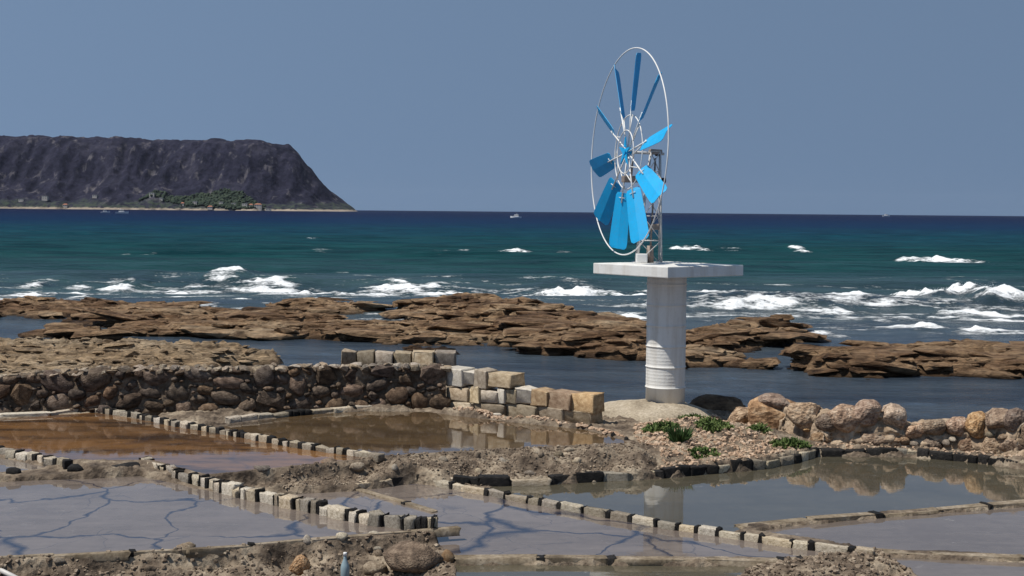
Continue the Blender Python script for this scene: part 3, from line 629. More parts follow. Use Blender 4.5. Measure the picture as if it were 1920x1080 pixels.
for k in range(10):
    ph = math.radians(99 + 36 * k)
    rad = tv * math.cos(ph) + zv * math.sin(ph); tau = -tv * math.sin(ph) + zv * math.cos(ph)
    ch = tau * math.cos(beta) + nv * math.sin(beta); bn = rad.cross(ch).normalized()
    bm = bmesh.new(); outline = []
    for f, hw in ((.40, .105), (.43, .13), (.68, .152), (.89, .165), (.935, .155), (.955, .12)): outline.append((f, hw))
    L_ = []; R2 = []
    for f, hw in outline:
        q = HUB + rad * (f * Rw)
        L_.append(q - ch * hw + bn * .018); R2.append(q + ch * hw + bn * .018)
    mid = [HUB + rad * (f * Rw) for f, _ in outline]
    top = []; 
    for sgn in (1, -1):
        rows_ = [[bm.verts.new(loc(p_ + bn * .003 * sgn)) for p_ in (a, m, b)] for a, m, b in zip(L_, mid, R2)]
        for A, B in zip(rows_, rows_[1:]):
            for j in range(2): bm.faces.new((A[j], A[j + 1], B[j + 1], B[j]))
        top.append([r[0] for r in rows_] + [rows_[-1][1]] + [r[2] for r in rows_[::-1]] + [rows_[0][1]])
    n_ = len(top[0])
    for j in range(n_): bm.faces.new((top[0][j], top[0][(j + 1) % n_], top[1][(j + 1) % n_], top[1][j]))
    bl_ = from_bm('blade', bm, M['blue'], wm)
    for f in (.45,):
        bm = bmesh.new(); q = HUB + rad * (f * Rw) - bn * .012
        bm_tube(bm, loc(q - ch * .05), loc(q + ch * .05), .006, None, 6); from_bm('bracket', bm, M['white_rod'], bl_, True)
    bm = bmesh.new(); bm_tube(bm, loc(HUB + rad * .05 - nv * .01), loc(HUB + rad * Rw * .5 - bn * .012), .012, None, 6); from_bm('spoke', bm, M['white_rod'], wm, True)
    bm = bmesh.new(); bm_tube(bm, loc(HUB + rad * Rw * .36 - nv * .02), loc(wp(ph + .31, Rw * .21, .03)), .009, None, 6); from_bm('ring_tie', bm, M['white_rod'], wm, True)

# ---------------------------------------------------------------- reef and shore rock
def PZ_(pts, z=.12): return [tuple(g(x, y, z))[:2] for x, y in pts]
REEF = [  # outline, height, edge width, table-top flatness
    (PZ_([(-500, 556), (0, 559), (120, 560), (280, 568), (305, 580), (120, 593), (0, 592), (-500, 588)]), .16, 2.0),
    (PZ_([(90, 598), (200, 581), (330, 577), (480, 582), (620, 594), (690, 606), (830, 602), (960, 628), (950, 647), (700, 640), (560, 634), (400, 632), (250, 620), (150, 610)]), .22, 1.6),
    (PZ_([(470, 572), (560, 559), (650, 559), (740, 570), (770, 577), (640, 584), (500, 582)]), .20, 2.0),
    (PZ_([(740, 582), (800, 570), (900, 568), (1000, 584), (1130, 600), (1215, 620), (1300, 640), (1280, 672), (1130, 670), (1000, 656), (900, 640), (830, 610), (770, 596)]), .58, 2.2),
    (PZ_([(1260, 625), (1380, 612), (1450, 622), (1540, 634), (1500, 644), (1400, 655), (1260, 655)]), .34, 1.6),
    (PZ_([(1370, 622), (1400, 612), (1450, 616), (1465, 628), (1420, 634), (1375, 632)]), .62, .9),
    (PZ_([(1230, 662), (1350, 660), (1395, 672), (1390, 680), (1240, 686)]), .24, .7),
    (PZ_([(1400, 676), (1455, 675), (1455, 682), (1400, 683)]), .10, .4),
    (PZ_([(1490, 676), (1560, 662), (1700, 654), (1920, 660), (2400, 668), (2400, 705), (1850, 698), (1680, 700), (1500, 694)]), .36, 1.0),
    (PZ_([(-600, 652), (0, 652), (150, 654), (300, 657), (430, 662), (525, 668), (440, 684), (420, 720), (300, 760), (-600, 780)], .2), .46, 1.6),
    (PZ_([(80, 618), (160, 615), (260, 627), (200, 634), (90, 630)]), .12, .6),
    (PZ_([(760, 650), (860, 652), (850, 656), (770, 656)]), .06, .4)]
R_, C_ = 470, 640
ys = 1 / np.linspace(1 / 22.3, 1 / 62.0, R_); us = np.linspace(-.54, .54, C_)
YY, UU = np.meshgrid(ys, us, indexing='ij'); XX = UU * YY
wx = XX + .7 * fbm(XX * .45, YY * .45, 4, 61) + .18 * fbm(XX * 2, YY * 2, 3, 65); wy = YY + .6 * fbm(XX * .4, YY * .4, 4, 71) + .2 * fbm(XX * 2, YY * 2, 3, 75)
Z = np.full(XX.shape, -.45)
for poly, h, ew in REEF:
    d = sdf(wx, wy, poly)
    k = sstep(-.35, ew, d)
    Z = np.maximum(Z, -.45 + (h + .45) * np.clip(k ** .45, 0, 1) * (d > -.35))
pale = sstep(-.3, .6, sdf(wx, wy, REEF[9][0])).ravel()
land = sstep(-.2, .12, Z)
Z = Z + land * (.15 * fbm(XX * .4, YY * 1.0, 5, 81, .6) + .26 * (.5 - np.abs(fbm(XX * .8, YY * 2.0, 5, 91, .62))))
st = .085; q = Z / st + .5 * fbm(XX * .3, YY * .3, 3, 95); tz = (np.floor(q) + sstep(.6, 1.0, q - np.floor(q))) * st - st * .5 * fbm(XX * .3, YY * .3, 3, 95)
Z = Z * .3 + tz * .7 + land * (.05 * fbm(XX * 3.0, YY * 5, 5, 101, .65) - .22 * np.clip(fbm(XX * 1.1, YY * 2.6, 4, 111) - .30, 0, 1))
ZR, YR, UR = Z, ys, us
me = mesh_np('shore_rock', np.stack([XX, YY, Z], -1).reshape(-1, 3), grid_faces(R_, C_)); add_attr(me, 'pale', pale)
kind(link('shore_rock', me, M['reef']), 'structure')
# broken ledges and slabs lying all over the reef
q = np.random.RandomState(12); r = random.Random(12); V = []; Fc = []; pa = []
protos = [(np.array([v.co for v in m.vertices]), np.array([list(p.vertices) for p in m.polygons if len(p.vertices) == 3])) for m in [hull_stone(900 + k, 22, 1.0, .55) for k in range(10)]]
ii = q.randint(30, len(YR) - 30, 60000); jj = q.randint(5, len(UR) - 5, 60000); cnt = 0
for i, j in zip(ii, jj):
    z0 = ZR[i, j]
    if z0 < .0 or (z0 < .12 and r.random() < .75): continue
    y0 = YR[i]; x0 = UR[j] * y0; pl = pale[i * len(UR) + j]
    s_ = min(.18 + r.expovariate(2.6), 2.6) * (.26 if pl > .5 else .9); hh = s_ * r.uniform(.14, .36); 
    hh = min(hh, .26)
    pv, pf = protos[r.randrange(10)]; a = r.gauss(0, .35); c_, sn = math.cos(a), math.sin(a); tl = r.gauss(0, .06); tm = r.gauss(0, .08)
    P_ = pv * np.array([s_ * 1.3, s_ * .75, hh]); P_[:, 2] += tl * P_[:, 0] + tm * P_[:, 1]
    Q_ = np.stack([P_[:, 0] * c_ - P_[:, 1] * sn + x0, P_[:, 0] * sn + P_[:, 1] * c_ + y0, P_[:, 2] + z0 - hh * r.uniform(-.05, .35)], 1)
    o_ = sum(len(v) for v in V) if False else cnt; cnt += len(Q_); V.append(Q_); Fc.append(pf + o_); pa.append(np.full(len(Q_), pl))
    if len(V) > 6500: break
me = mesh_np('reef_ledges', np.concatenate(V), np.concatenate(Fc), False); add_attr(me, 'pale', np.concatenate(pa))
o = kind(link('reef_ledges', me, M['reef']), 'stuff'); tag(o, 'jagged brown broken ledges covering the low reef', 'rock ledges')
# ---------------------------------------------------------------- sea
BR = [  # breakers: x, y, width, height in the photograph, foam
    (965, 472, 80, 14, 1), (1285, 466, 110, 14, 1), (1495, 467, 42, 9, .9), (1760, 487, 190, 18, 1), (870, 468, 40, 6, .6), (1060, 472, 44, 5, .6), (605, 471, 50, 5, .5), (820, 474, 70, 4, .5), (640, 503, 40, 4, .5), (585, 446, 24, 4, .5), (240, 475, 30, 4, .5), (280, 473, 20, 4, .5), (1110, 460, 30, 4, .5), (1370, 466, 60, 5, .5),
    (430, 522, 90, 26, 1), (220, 532, 70, 18, 1), (340, 537, 180, 9, 1), (500, 532, 190, 16, .9), (70, 528, 66, 12, 1), (150, 531, 70, 8, .8), (60, 544, 140, 8, .9), (155, 550, 60, 6, .8), (560, 548, 190, 14, 1), (740, 534, 200, 15, 1), (700, 553, 230, 12, 1), (840, 540, 150, 15, 1), (420, 562, 140, 8, .9), (1070, 545, 200, 30, 1), (1180, 555, 110, 16, 1), (980, 552, 120, 9, .8),
    (1340, 566, 120, 14, 1), (1420, 577, 260, 14, 1), (1470, 557, 140, 24, 1), (1540, 584, 140, 14, 1), (1590, 566, 100, 18, 1), (1700, 558, 56, 22, 1), (1770, 562, 130, 26, 1), (1865, 568, 150, 38, 1), (1830, 585, 260, 10, .9), (1730, 615, 110, 10, 1), (1860, 622, 200, 10, 1), (1525, 626, 130, 12, 1), (1180, 596, 90, 10, 1), (1650, 600, 60, 6, .8), (1345, 550, 50, 18, .9), (1240, 575, 90, 10, .9), (1640, 405, 45, 1.6, .8), (180, 541, 460, 5, .62), (600, 541, 520, 6, .66), (1000, 558, 560, 6, .66), (880, 548, 300, 5, .6), (1500, 572, 560, 6, .66), (1780, 592, 420, 6, .66), (1450, 590, 400, 5, .6), (1700, 575, 380, 5, .66), (330, 552, 420, 4, .6)]
R_, C_ = 700, 760
yy_ = np.concatenate([np.linspace(830, 660, 120), np.linspace(659, 440, 460), np.linspace(439.6, 396.9, 120)])
ys = F * CAMH / (yy_ - 396.1); us = np.linspace(-.56, .56, C_)
YY, UU = np.meshgrid(ys, us, indexing='ij'); XX = UU * YY
off = sstep(44, 56, YY + 3 * fbm(XX * .1, YY * .1, 2, 5)); fade = off * (1 - sstep(150, 500, YY))
Z = np.zeros(XX.shape)
rw_ = random.Random(3)
for lam, am in ((22, .22), (15, .17), (9.5, .12), (6.5, .08), (4.2, .05), (2.8, .03)):
    for q in range(2):
        th = rw_.uniform(-.35, .35); kx, ky = math.sin(th) * 2 * math.pi / lam, math.cos(th) * 2 * math.pi / lam
        phs = kx * XX + ky * YY + rw_.uniform(0, 6) + 1.5 * fbm(XX / lam * .25, YY / lam * .25, 2, int(lam * 10) + q)
        Z += am * .6 * (1 - 2 * np.abs(np.sin(phs / 2)) ** 1.3) * sstep(0, 1, vn(XX / lam * .4 + q * 7, YY / lam * .3, int(lam)) * 1.4)
Z = Z * fade + .012 * fbm(XX * 1.2, YY * 2.5, 3, 77) * (1 - off) * (YY < 80)
foam = np.zeros(XX.shape)
n1 = fbm(XX * .5, YY * .5, 4, 120); n2 = fbm(XX * 1.7, YY * 1.7, 4, 130)
for x, y, wpx, hpx, fo in BR:
    p = g(x, y, 0.0); W = max(wpx * p.y / F / 2, .3); Hm = hpx * p.y / F * .42; Ld = min(hpx * p.y * p.y / (F * CAMH) * .33, 4.0) + .35
    Hm = min(Hm, 1.6)
    dx = (XX - p.x) / W; yl = YY - p.y + Ld * .5 * n1 + .35 * Ld * dx * dx
    m = (np.abs(dx) < 1.5) & (np.abs(YY - p.y) < Ld * 5)
    e = np.clip(1 - np.abs(dx) ** 2.5 * (1 + .4 * n1), 0, 1)
    front = np.exp(-np.clip(yl, 0, None) ** 2 / (2 * (Ld * 1.1) ** 2)) * np.exp(-np.clip(-yl, 0, None) ** 2 / (2 * (Ld * .42) ** 2))
    Z += np.where(m, Hm * e * front * (1 + .30 * n2), 0)
    fm = e * 1.0 * np.exp(-np.clip(yl, 0, None) ** 2 / (2 * (Ld * .5) ** 2)) * np.exp(-np.clip(-yl, 0, None) ** 2 / (2 * (Ld * .8) ** 2))
    foam = np.maximum(foam, np.where(m, fo * fm * (1 + .3 * n2), 0))
swash = sstep(40, 46, YY) * (1 - sstep(62, 90, YY)) * np.clip(.34 + .5 * fbm(XX * .12, YY * .5, 4, 200), 0, .5)
foam = np.maximum(foam, swash * (1 + .2 * n2))
Z = Z + np.clip(foam - .45, 0, 1) * .12 * n2
me = mesh_np('sea', np.stack([XX, YY, Z], -1).reshape(-1, 3), grid_faces(R_, C_)); add_attr(me, 'foam', foam.ravel())
n = NT('sea_water'); y = n.sep(1); x = n.sep(0); co = n.coord(world=True)
lo = n.math('LOGARITHM', y, 10.0)
yl = n.math('ADD', lo, n.mrange(n.noise(.03, 3, .5, n.coord(world=True, scale=(.3, 1, 1))), 0.3, .7, -.07, .07))
base = n.ramp(n.mrange(yl, 1.3, 3.6), [(0.0, (0.050, 0.066, 0.088)), (.13, (0.060, 0.078, 0.094)), (.20, (0.048, 0.074, 0.080)), (.26, (0.012, 0.056, 0.054)), (.36, (0.007, 0.052, 0.056)), (.46, (0.005, 0.050, 0.072)), (.58, (0.004, 0.026, 0.072)), (.75, (0.006, 0.014, 0.052)), (1.0, (0.006, 0.012, 0.045))])
strk = n.noise(.45, 8, .68, n.coord(world=True, scale=(.25, 1, 1)))
base = n.mix(n.mrange(strk, .4, .65), n.mix(1.0, base, (.40, .45, .52), 'MULTIPLY'), base)
fa = n.attr('foam'); fn = n.noise(.9, 8, .70, n.coord(world=True, scale=(.5, 1, 1))); fn2 = n.noise(4.0, 6, .7, co)
thr = n.math('ADD', n.math('ADD', fa, n.math('MULTIPLY', n.math('SUBTRACT', fn, .5), 2.9)), n.math('MULTIPLY', n.math('SUBTRACT', fn2, .5), 1.1))
fmask = n.math('MULTIPLY', n.mrange(thr, .50, .86), n.mrange(fa, .08, .3))
wcap = n.noise(.9, 5, .62, n.coord(world=True, scale=(.28, 1.0, 1))); far = n.mrange(lo, 1.9, 2.2)
wc = n.math('MULTIPLY', n.math('MULTIPLY', n.mrange(wcap, .735, .77), far), .5)
fmask = n.math('MAXIMUM', fmask, wc)
rp = n.noise(1.6, 6, .62, n.coord(world=True, scale=(.45, 1, 1))); rp2 = n.noise(.28, 5, .62, n.coord(world=True, scale=(.4, 1, 1)))
bpn = n.n.new('ShaderNodeBump'); bpn.inputs['Strength'].default_value = .8; bpn.inputs['Distance'].default_value = .32
n.L(n.math('ADD', n.math('ADD', n.math('MULTIPLY', rp, n.mrange(lo, 1.4, 1.9, 1.5, .4)), n.math('MULTIPLY', rp2, n.mrange(lo, 1.5, 2.0, .0, 3.6))), n.math('MULTIPLY', n.math('MULTIPLY', fmask, fn2), .5)), bpn.inputs['Height'])
df = n.n.new('ShaderNodeBsdfDiffuse'); gl = n.n.new('ShaderNodeBsdfGlossy'); mx = n.n.new('ShaderNodeMixShader')
n.L(n.mix(fmask, base, (.80, .82, .83)), df.inputs['Color']); gl.inputs['Roughness'].default_value = .14; gl.inputs['Color'].default_value = (1, 1, 1, 1)
for q in (df, gl): n.L(bpn.outputs[0], q.inputs['Normal'])
fr = n.n.new('ShaderNodeFresnel'); fr.inputs['IOR'].default_value = 1.33; n.L(bpn.outputs[0], fr.inputs['Normal'])
# a wind-roughened sea mirrors far less than still water at the same slant
n.L(n.math('MULTIPLY', n.math('MULTIPLY', fr.outputs[0], n.mrange(lo, 1.55, 2.05, 1.0, .18)), n.math('SUBTRACT', 1.0, fmask)), mx.inputs[0])
n.L(df.outputs[0], mx.inputs[1]); n.L(gl.outputs[0], mx.inputs[2]); n.L(mx.outputs[0], n.n['Material Output'].inputs['Surface'])
kind(link('sea', me, n.m), 'structure')
# spray thrown up where the biggest breakers hit
def spray(label, x0, x1, y, h, cnt, seed):
    r = random.Random(seed); V = []; Fc = []; p0 = g(x0, y); p1 = g(x1, y)
    for c in range(9):
        t = (c + r.random()) / 9; b = p0.lerp(p1, t); top = h * (math.sin(math.pi * min(max(t, .08), .92)) ** .7) * r.uniform(.5, 1.0) * b.y / F; lean = r.uniform(-.5, .5)
        for k in range(cnt // 9):
            u = r.random() ** .8; sp = .08 + .22 * u
            c_ = Vector((b.x + lean * u * top + r.gauss(0, sp), b.y + r.gauss(0, .35), u * top + r.gauss(0, .04)))
            s = r.uniform(.008, .03) * (1.35 - u); i = len(V)
            V += [c_ + Vector(d) * s for d in ((1, 0, 0), (-1, 0, 0), (0, 1, 0), (0, -1, 0), (0, 0, 1.3), (0, 0, -1.3))]
            Fc += [(i + a, i + b_, i + d) for a, b_, d in ((0, 2, 4), (2, 1, 4), (1, 3, 4), (3, 0, 4), (2, 0, 5), (1, 2, 5), (3, 1, 5), (0, 3, 5))]
    o = link('sea_spray', mesh_np('sea_spray', np.array(V), Fc), M['foam']); kind(o, 'stuff'); tag(o, label, 'spray')
M['foam'] = paint('sea_foam', (.82, .84, .85), .9, 0)
spray('white spray thrown up by the big breaker at the right', 1735, 1900, 556, 34, 1500, 1)
# ---------------------------------------------------------------- headland
D0 = 3000.0
prof = [(-900, 246), (-400, 250), (0, 255), (60, 256), (150, 260), (250, 260), (330, 261), (430, 264), (500, 267), (540, 271), (556, 285), (575, 312), (590, 328), (605, 344), (622, 360), (640, 374), (655, 385), (664, 392), (672, 400)]
px_, pz_ = [], []
for a, b in prof: q = gy(a, b, D0); px_.append(q.x); pz_.append(max(q.z, -8))
nx_, ny_ = 420, 130
X = np.linspace(px_[0], px_[-1] + 30, nx_); Yv = np.concatenate([np.linspace(2640, 3060, 105), np.linspace(3080, 4200, 25)])
YY, XX = np.meshgrid(Yv, X, indexing='ij')
XE = XX * D0 / np.maximum(YY, D0)          # the coast turns away behind the cape
Ht = np.interp(XE, px_, pz_) + 1.6 * fbm(XX * .02, YY * .02, 4, 4)
shore = 2740 + 30 * fbm(XX * .003, XX * 0 + 1, 3, 9) + 60 * sstep(px_[9], px_[-1], XX)
gul = fbm(XX * .012, YY * .004, 5, 14, .6)
t = (YY - shore + 34 * gul) / 260.0
tal = np.interp(t, [-.3, 0, .06, .35, .55, .78, .92, 1.05, 3], [-.12, 0.0, .05, .22, .40, .80, .95, 1.0, 1.03])
Z = Ht * tal + (6 * fbm(XX * .03, YY * .03, 5, 19) + 4 * gul) * sstep(.05, .3, t) * np.clip(Ht / 40, 0, 1)
Z = np.where((t < 0) | (Ht < 1.0), -4, Z)
n = NT('headland_scrub_and_rock'); co = n.coord(world=True); z = n.sep(2)
nb = n.noise(.018, 6, .62, co); nf = n.noise(.09, 5, .65, co)
c = n.ramp(nb, [(.3, (.013, .014, .027)), (.5, (.027, .027, .048)), (.72, (.050, .048, .068))])
c = n.mix(n.mrange(n.noise(.03, 6, .62, n.coord(world=True, scale=(1.6, 1, .3))), .57, .68), c, (.125, .115, .125))
c = n.mix(n.mrange(nf, .42, .62), n.mix(1.0, c, (.6, .62, .66), 'MULTIPLY'), c)
c = n.mix(n.math('MULTIPLY', n.mrange(n.math('SUBTRACT', z, n.math('MULTIPLY', nb, 60)), -18, -8, 1, 0), n.mrange(nf, .40, .58)), c, (.045, .058, .045))
c = n.mix(n.mrange(n.math('SUBTRACT', z, n.math('MULTIPLY', nf, 8)), -1.6, .6, 1, 0), c, (.30, .25, .20))
n.set(base=c, rough=.95, spec=.1); n.bump(n.math('ADD', nb, nf), .8, 6.0)
me = mesh_np('headland', np.stack([XX, YY, Z], -1).reshape(-1, 3), grid_faces(len(Yv), nx_))
kind(link('headland', me, n.m), 'structure')
def head_z(x, y):
    i = min(max(np.searchsorted(X, x), 0), nx_ - 1); j = min(max(np.searchsorted(Yv, y), 0), len(Yv) - 1); return float(Z[j, i])
def leaf_mat(name, a, b):
    n = NT(name); c = n.ramp(n.noise(4.0, 3, .6, n.coord(world=True)), [(.35, a), (.65, b)]); n.set(base=c, rough=.7, spec=.2); return n.m
M['wood'] = rock_mat('far_wood_leaves', (.018, .03, .022), (.038, .062, .042), (.07, .095, .06), .05, 1.0, 1.0, True, False, sc2=.6)
M['green'] = leaf_mat('shore_plant_leaves', (.05, .085, .02), (.12, .16, .05))
M['green2'] = leaf_mat('spiky_plant_leaves', (.02, .055, .016), (.055, .10, .03))
r = random.Random(8); V = []; Fc = []
bmI = bmesh.new(); bmesh.ops.create_icosphere(bmI, subdivisions=1, radius=1); iv = [v.co.copy() for v in bmI.verts]; ifc = [[v.index for v in f.verts] for f in bmI.faces]; bmI.free()
for k in range(1500):
    px = r.triangular(265, 500, 410); x = (px - 960) / F * 2800
    y = r.uniform(2755, 2755 + 95 * max(0.05, 1 - abs(px - 410) / 150)); z = head_z(x, y)
    if z < 2.5: continue
    s = r.uniform(1.6, 4.2); i = len(V); V += [Vector((x, y, z + s * .3)) + Vector((q.x * s * r.uniform(.7, 1.3), q.y * s, q.z * s * r.uniform(.6, 1.2))) for q in iv]; Fc += [[a + i for a in f] for f in ifc]
o = link('far_wood', mesh_np('far_wood', np.array(V), Fc), M['wood']); kind(o, 'stuff'); tag(o, 'dark green wood at the foot of the far headland', 'woodland')
M['plaster'] = paint('pale_house_plaster', (.55, .50, .44), .9, .05); M['roof'] = paint('red_tile_roof', (.30, .13, .08), .9, .05); M['glass'] = paint('house_window', (.03, .035, .045), .2, 0)
def house(px, wpx, fl, kind_, roof, lb):
    x = (px - 960) / F * 2745; y = 2752 + r.uniform(0, 26); wd = wpx * 1.12; h = 3.4 * fl; zb = max(head_z(x, y), 1.0)
    t_ = empty('far_house', (x, y, zb)); tag(t_, lb, 'house', 'houses along the far shore')
    bm = bmesh.new(); bm_box(bm, (0, 0, h / 2 - 1.5), (wd, 9, h + 3)); from_bm('wall', bm, M['plaster'], t_)
    bm = bmesh.new()
    if roof:
        vs = [bm.verts.new(q) for q in ((-wd / 2 - .4, -5, h + .01), (wd / 2 + .4, -5, h + .01), (wd / 2 + .4, 5, h + .01), (-wd / 2 - .4, 5, h + .01), (-wd * .3, 0, h + 2.4), (wd * .3, 0, h + 2.4))]
        for f in ((0, 1, 5, 4), (1, 2, 5), (2, 3, 4, 5), (3, 0, 4), (3, 2, 1, 0)): bm.faces.new([vs[i] for i in f])
        from_bm('roof', bm, M['roof'], t_)
    else:
        bm_box(bm, (0, 0, h + .25), (wd + .4, 9.4, .5)); from_bm('roof', bm, M['plaster'], t_)
    for f in range(fl):
        for q in range(max(2, int(wd / 4))):
            bm = bmesh.new(); bm_box(bm, (-wd / 2 + (q + .5) * wd / max(2, int(wd / 4)), -4.52, 3.4 * f + 1.8), (1.2, .12, 1.4)); from_bm('window', bm, M['glass'], t_)
HL = 'small pale house on the far shore below the headland'
for px, wpx, fl, rf in ((36, 9, 1, 0), (78, 10, 2, 0), (120, 8, 1, 1), (170, 8, 1, 0), (282, 9, 2, 0), (300, 6, 1, 0), (338, 8, 1, 1), (362, 7, 2, 0), (392, 9, 1, 1), (410, 7, 2, 0), (432, 8, 1, 0), (455, 9, 2, 0), (466, 7, 1, 1), (500, 9, 1, 0)):
    house(px, wpx, fl, 0, rf, HL)
house(480, 13, 3, 0, 1, 'largest white house with a red roof on the far shore')
# ---------------------------------------------------------------- boats
def boat(px, py, Y, L, rz, lb, cabin=True):
    p = gy(px, py, Y); t_ = empty('motor_boat', (p.x, Y, 0), rz); tag(t_, lb, 'boat')
    bm = bmesh.new(); rows_ = []
    for k in range(9):
        u = k / 8; xx = (u - .5) * L; bw_ = .16 * L * (1 - max(0, (u - .45) / .55) ** 2.2); sh = .11 * L + .05 * L * u * u
        rows_.append([bm.verts.new((xx, y_, z_)) for y_, z_ in ((-bw_, sh), (-bw_ * .75, -.02 * L), (0, -.05 * L), (bw_ * .75, -.02 * L), (bw_, sh))])
    for A, B in zip(rows_, rows_[1:]):
        for j in range(4): bm.faces.new((A[j], A[j + 1], B[j + 1], B[j]))
        bm.faces.new((A[4], A[0], B[0], B[4]))
    bm.faces.new(rows_[0]); from_bm('hull', bm, M['boat'], t_)
    if cabin:
        bm = bmesh.new(); vs = bm_box(bm, (-.04 * L, 0, .19 * L), (.46 * L, .24 * L, .2 * L))
        for v in vs:
            if v.co.z > .2 * L: v.co.x = (v.co.x + .04 * L) * .75 - .06 * L
        cb = from_bm('cabin', bm, M['boat'], t_)
        bm = bmesh.new(); bm_box(bm, (-.04 * L, 0, .215 * L), (.44 * L, .245 * L, .05 * L)); from_bm('cabin_window', bm, M['boat_dark'], cb)
        bm = bmesh.new(); bm_tube(bm, (-.1 * L, 0, .26 * L), (-.1 * L, 0, .42 * L), .012 * L, .006 * L, 6); from_bm('mast', bm, M['boat'], t_)
boat(198, 402, 1000, 6.5, .4, 'small white motor boat off the beach, the one nearer the beach houses')
boat(229, 404, 900, 8.5, .2, 'white motor boat off the beach beside a smaller boat')
boat(967, 409, 780, 6.5, 2.9, 'lone white motor boat on the open sea near the windmill')
boat(1662, 405, 2600, 14, .1, 'distant white boat trailing a wake on the horizon')
# ---------------------------------------------------------------- gravel, plants and small things
def scatter(name, label, cat, poly, cnt, smin, smax, mat, seed, zo=0.0, dens=None):
    r = random.Random(seed); x0 = min(p[0] for p in poly); x1 = max(p[0] for p in poly); y0 = min(p[1] for p in poly); y1 = max(p[1] for p in poly)
    q = np.random.RandomState(seed); A = np.stack([q.uniform(x0, x1, cnt * 4), q.uniform(y0, y1, cnt * 4)], 1)
    A = A[sdf(A[:, 0], A[:, 1], poly) > 0]
    for pw, _ in PW: A = A[sdf(A[:, 0], A[:, 1], pw) < -.03]
    A = A[:cnt]; zz = ground_at(A[:, 0], A[:, 1]); V = []; Fc = []
    protos = [(np.array([v.co for v in m.vertices]), [list(p.vertices) for p in m.polygons]) for m in HS['gravel']]
    for (x, y), z in zip(A, zz):
        pv, pf = r.choice(protos); s = smin + (smax - smin) * r.random() ** 2.5; a = r.uniform(0, 6.28); c_, s_ = math.cos(a), math.sin(a)
        i = sum(1 for _ in ()) + len(V) and len(VV) or 0
        VV.extend(((x + (v[0] * c_ - v[1] * s_) * s, y + (v[0] * s_ + v[1] * c_) * s, z + zo + s * .15 + v[2] * s * .8) for v in pv)); V.append(1)
        for f in pf: FF.append([k + i for k in f])
    return A
def gravel(name, label, poly, cnt, smin, smax, mat, seed, zo=0.0):
    global VV, FF
    VV = []; FF = []
    scatter(name, label, 'gravel', poly, cnt, smin, smax, mat, seed, zo)
    tri = [f for f in FF if len(f) == 3]
    o = link(name, mesh_np(name, np.array(VV), tri, False), mat); kind(o, 'stuff'); tag(o, label, 'gravel')
gravel('gravel', 'pink beige gravel heaped on the mound below the pillar', W2([(1190, 800), (1260, 785), (1320, 775), (1400, 790), (1450, 820), (1535, 848), (1430, 872), (1250, 884), (1235, 850), (1190, 825)], .8), 2600, .02, .075, M['gravel'], 1)
gravel('gravel', 'brown gravel and chips on the rubble bank in front of the cracked pool', W2([(-300, 1063), (0, 1052), (300, 1038), (600, 1016), (815, 1000), (860, 1080), (860, 1150), (-300, 1150)], .65), 4200, .012, .055, M['gravel_brown'], 2)
gravel('gravel', 'orange stone chips along the foot of the stepped block wall', W2([(830, 768), (900, 770), (1000, 782), (1110, 795), (1180, 812), (1110, 808), (1000, 800), (900, 784), (835, 776)], .9), 650, .02, .09, M['gravel'], 3)
gravel('gravel', 'grey chips on the stepped rock bank', W2([(480, 922), (520, 893), (600, 878), (700, 862), (800, 855), (1000, 842), (1200, 834), (1245, 880), (1000, 892), (780, 893)], .78), 5200, .008, .04, M['gravel_brown'], 4)
gravel('gravel', 'dark chips on the rock bank between the two plain pools', W2([(1380, 1075), (1500, 1055), (1650, 1038), (1700, 1085), (1740, 1140), (1330, 1140)], .6), 1500, .012, .06, M['gravel_brown'], 5)
gravel('gravel', 'stone chips at the foot of the boulder wall', W2([(1470, 838), (1540, 846), (1700, 849), (1920, 868), (2100, 890), (2100, 880), (1920, 858), (1700, 840), (1540, 835)], .7), 500, .02, .06, M['gravel'], 6)
# stones one can pick out on the banks
def single(label, x, y, z, wpx, hpx, mats, seed, cat='stone', name='loose_stone', dz=-.015, rot=None):
    p = g(x, y, z); sc = p.y / F; mt = M[mats]
    me = rock_stone(seed, 3 if wpx > 50 else 2, 12, .09); me.materials.append(mt); rr_ = random.Random(seed)
    o = put(name, me, None, (p.x, p.y, gz(p.x, p.y) + hpx * sc * .35 + dz), (wpx * sc * 1.1, wpx * sc * .8, hpx * sc * 1.25), rot or (rr_.uniform(-.2, .2), rr_.uniform(-.2, .2), rr_.uniform(-.6, .6)))
    return tag(o, label, cat)
single('orange topped stone lying before the dark pool face', 617, 905, .60, 34, 22, 'block_orange', 31)
single('small grey stone under the stepped bank corner', 668, 903, .62, 26, 16, 'cap', 32)
single('pale flat stone lying at the tail of the block ridge', 492, 918, .62, 36, 14, 'cap', 33)
single('orange upright stone in the foreground rubble bank', 565, 1074, .52, 42, 36, 'boulder', 34)
single('white angular stone in the foreground rubble bank', 190, 1072, .53, 38, 16, 'block_white', 35)
single('pale wide stone with grey pits in the rubble bank', 265, 1072, .53, 56, 20, 'cap', 36)
single('pale grey stone beside a dark hollow in the rubble bank', 345, 1070, .53, 40, 26, 'cap', 37)
single('small pale stone beside the grey pipe', 50, 1074, .53, 34, 14, 'cap', 38)
single('pale knobbly stone next to the big brown rock', 705, 1072, .53, 50, 28, 'cap', 39)
single('big dark brown rock at the bank end', 775, 1078, .53, 100, 52, 'wallstone', 40, 'rock', 'brown_rock')
single('small orange stone wedged beside the big brown rock', 838, 1076, .52, 28, 26, 'block_orange', 41)
rb = random.Random(91)
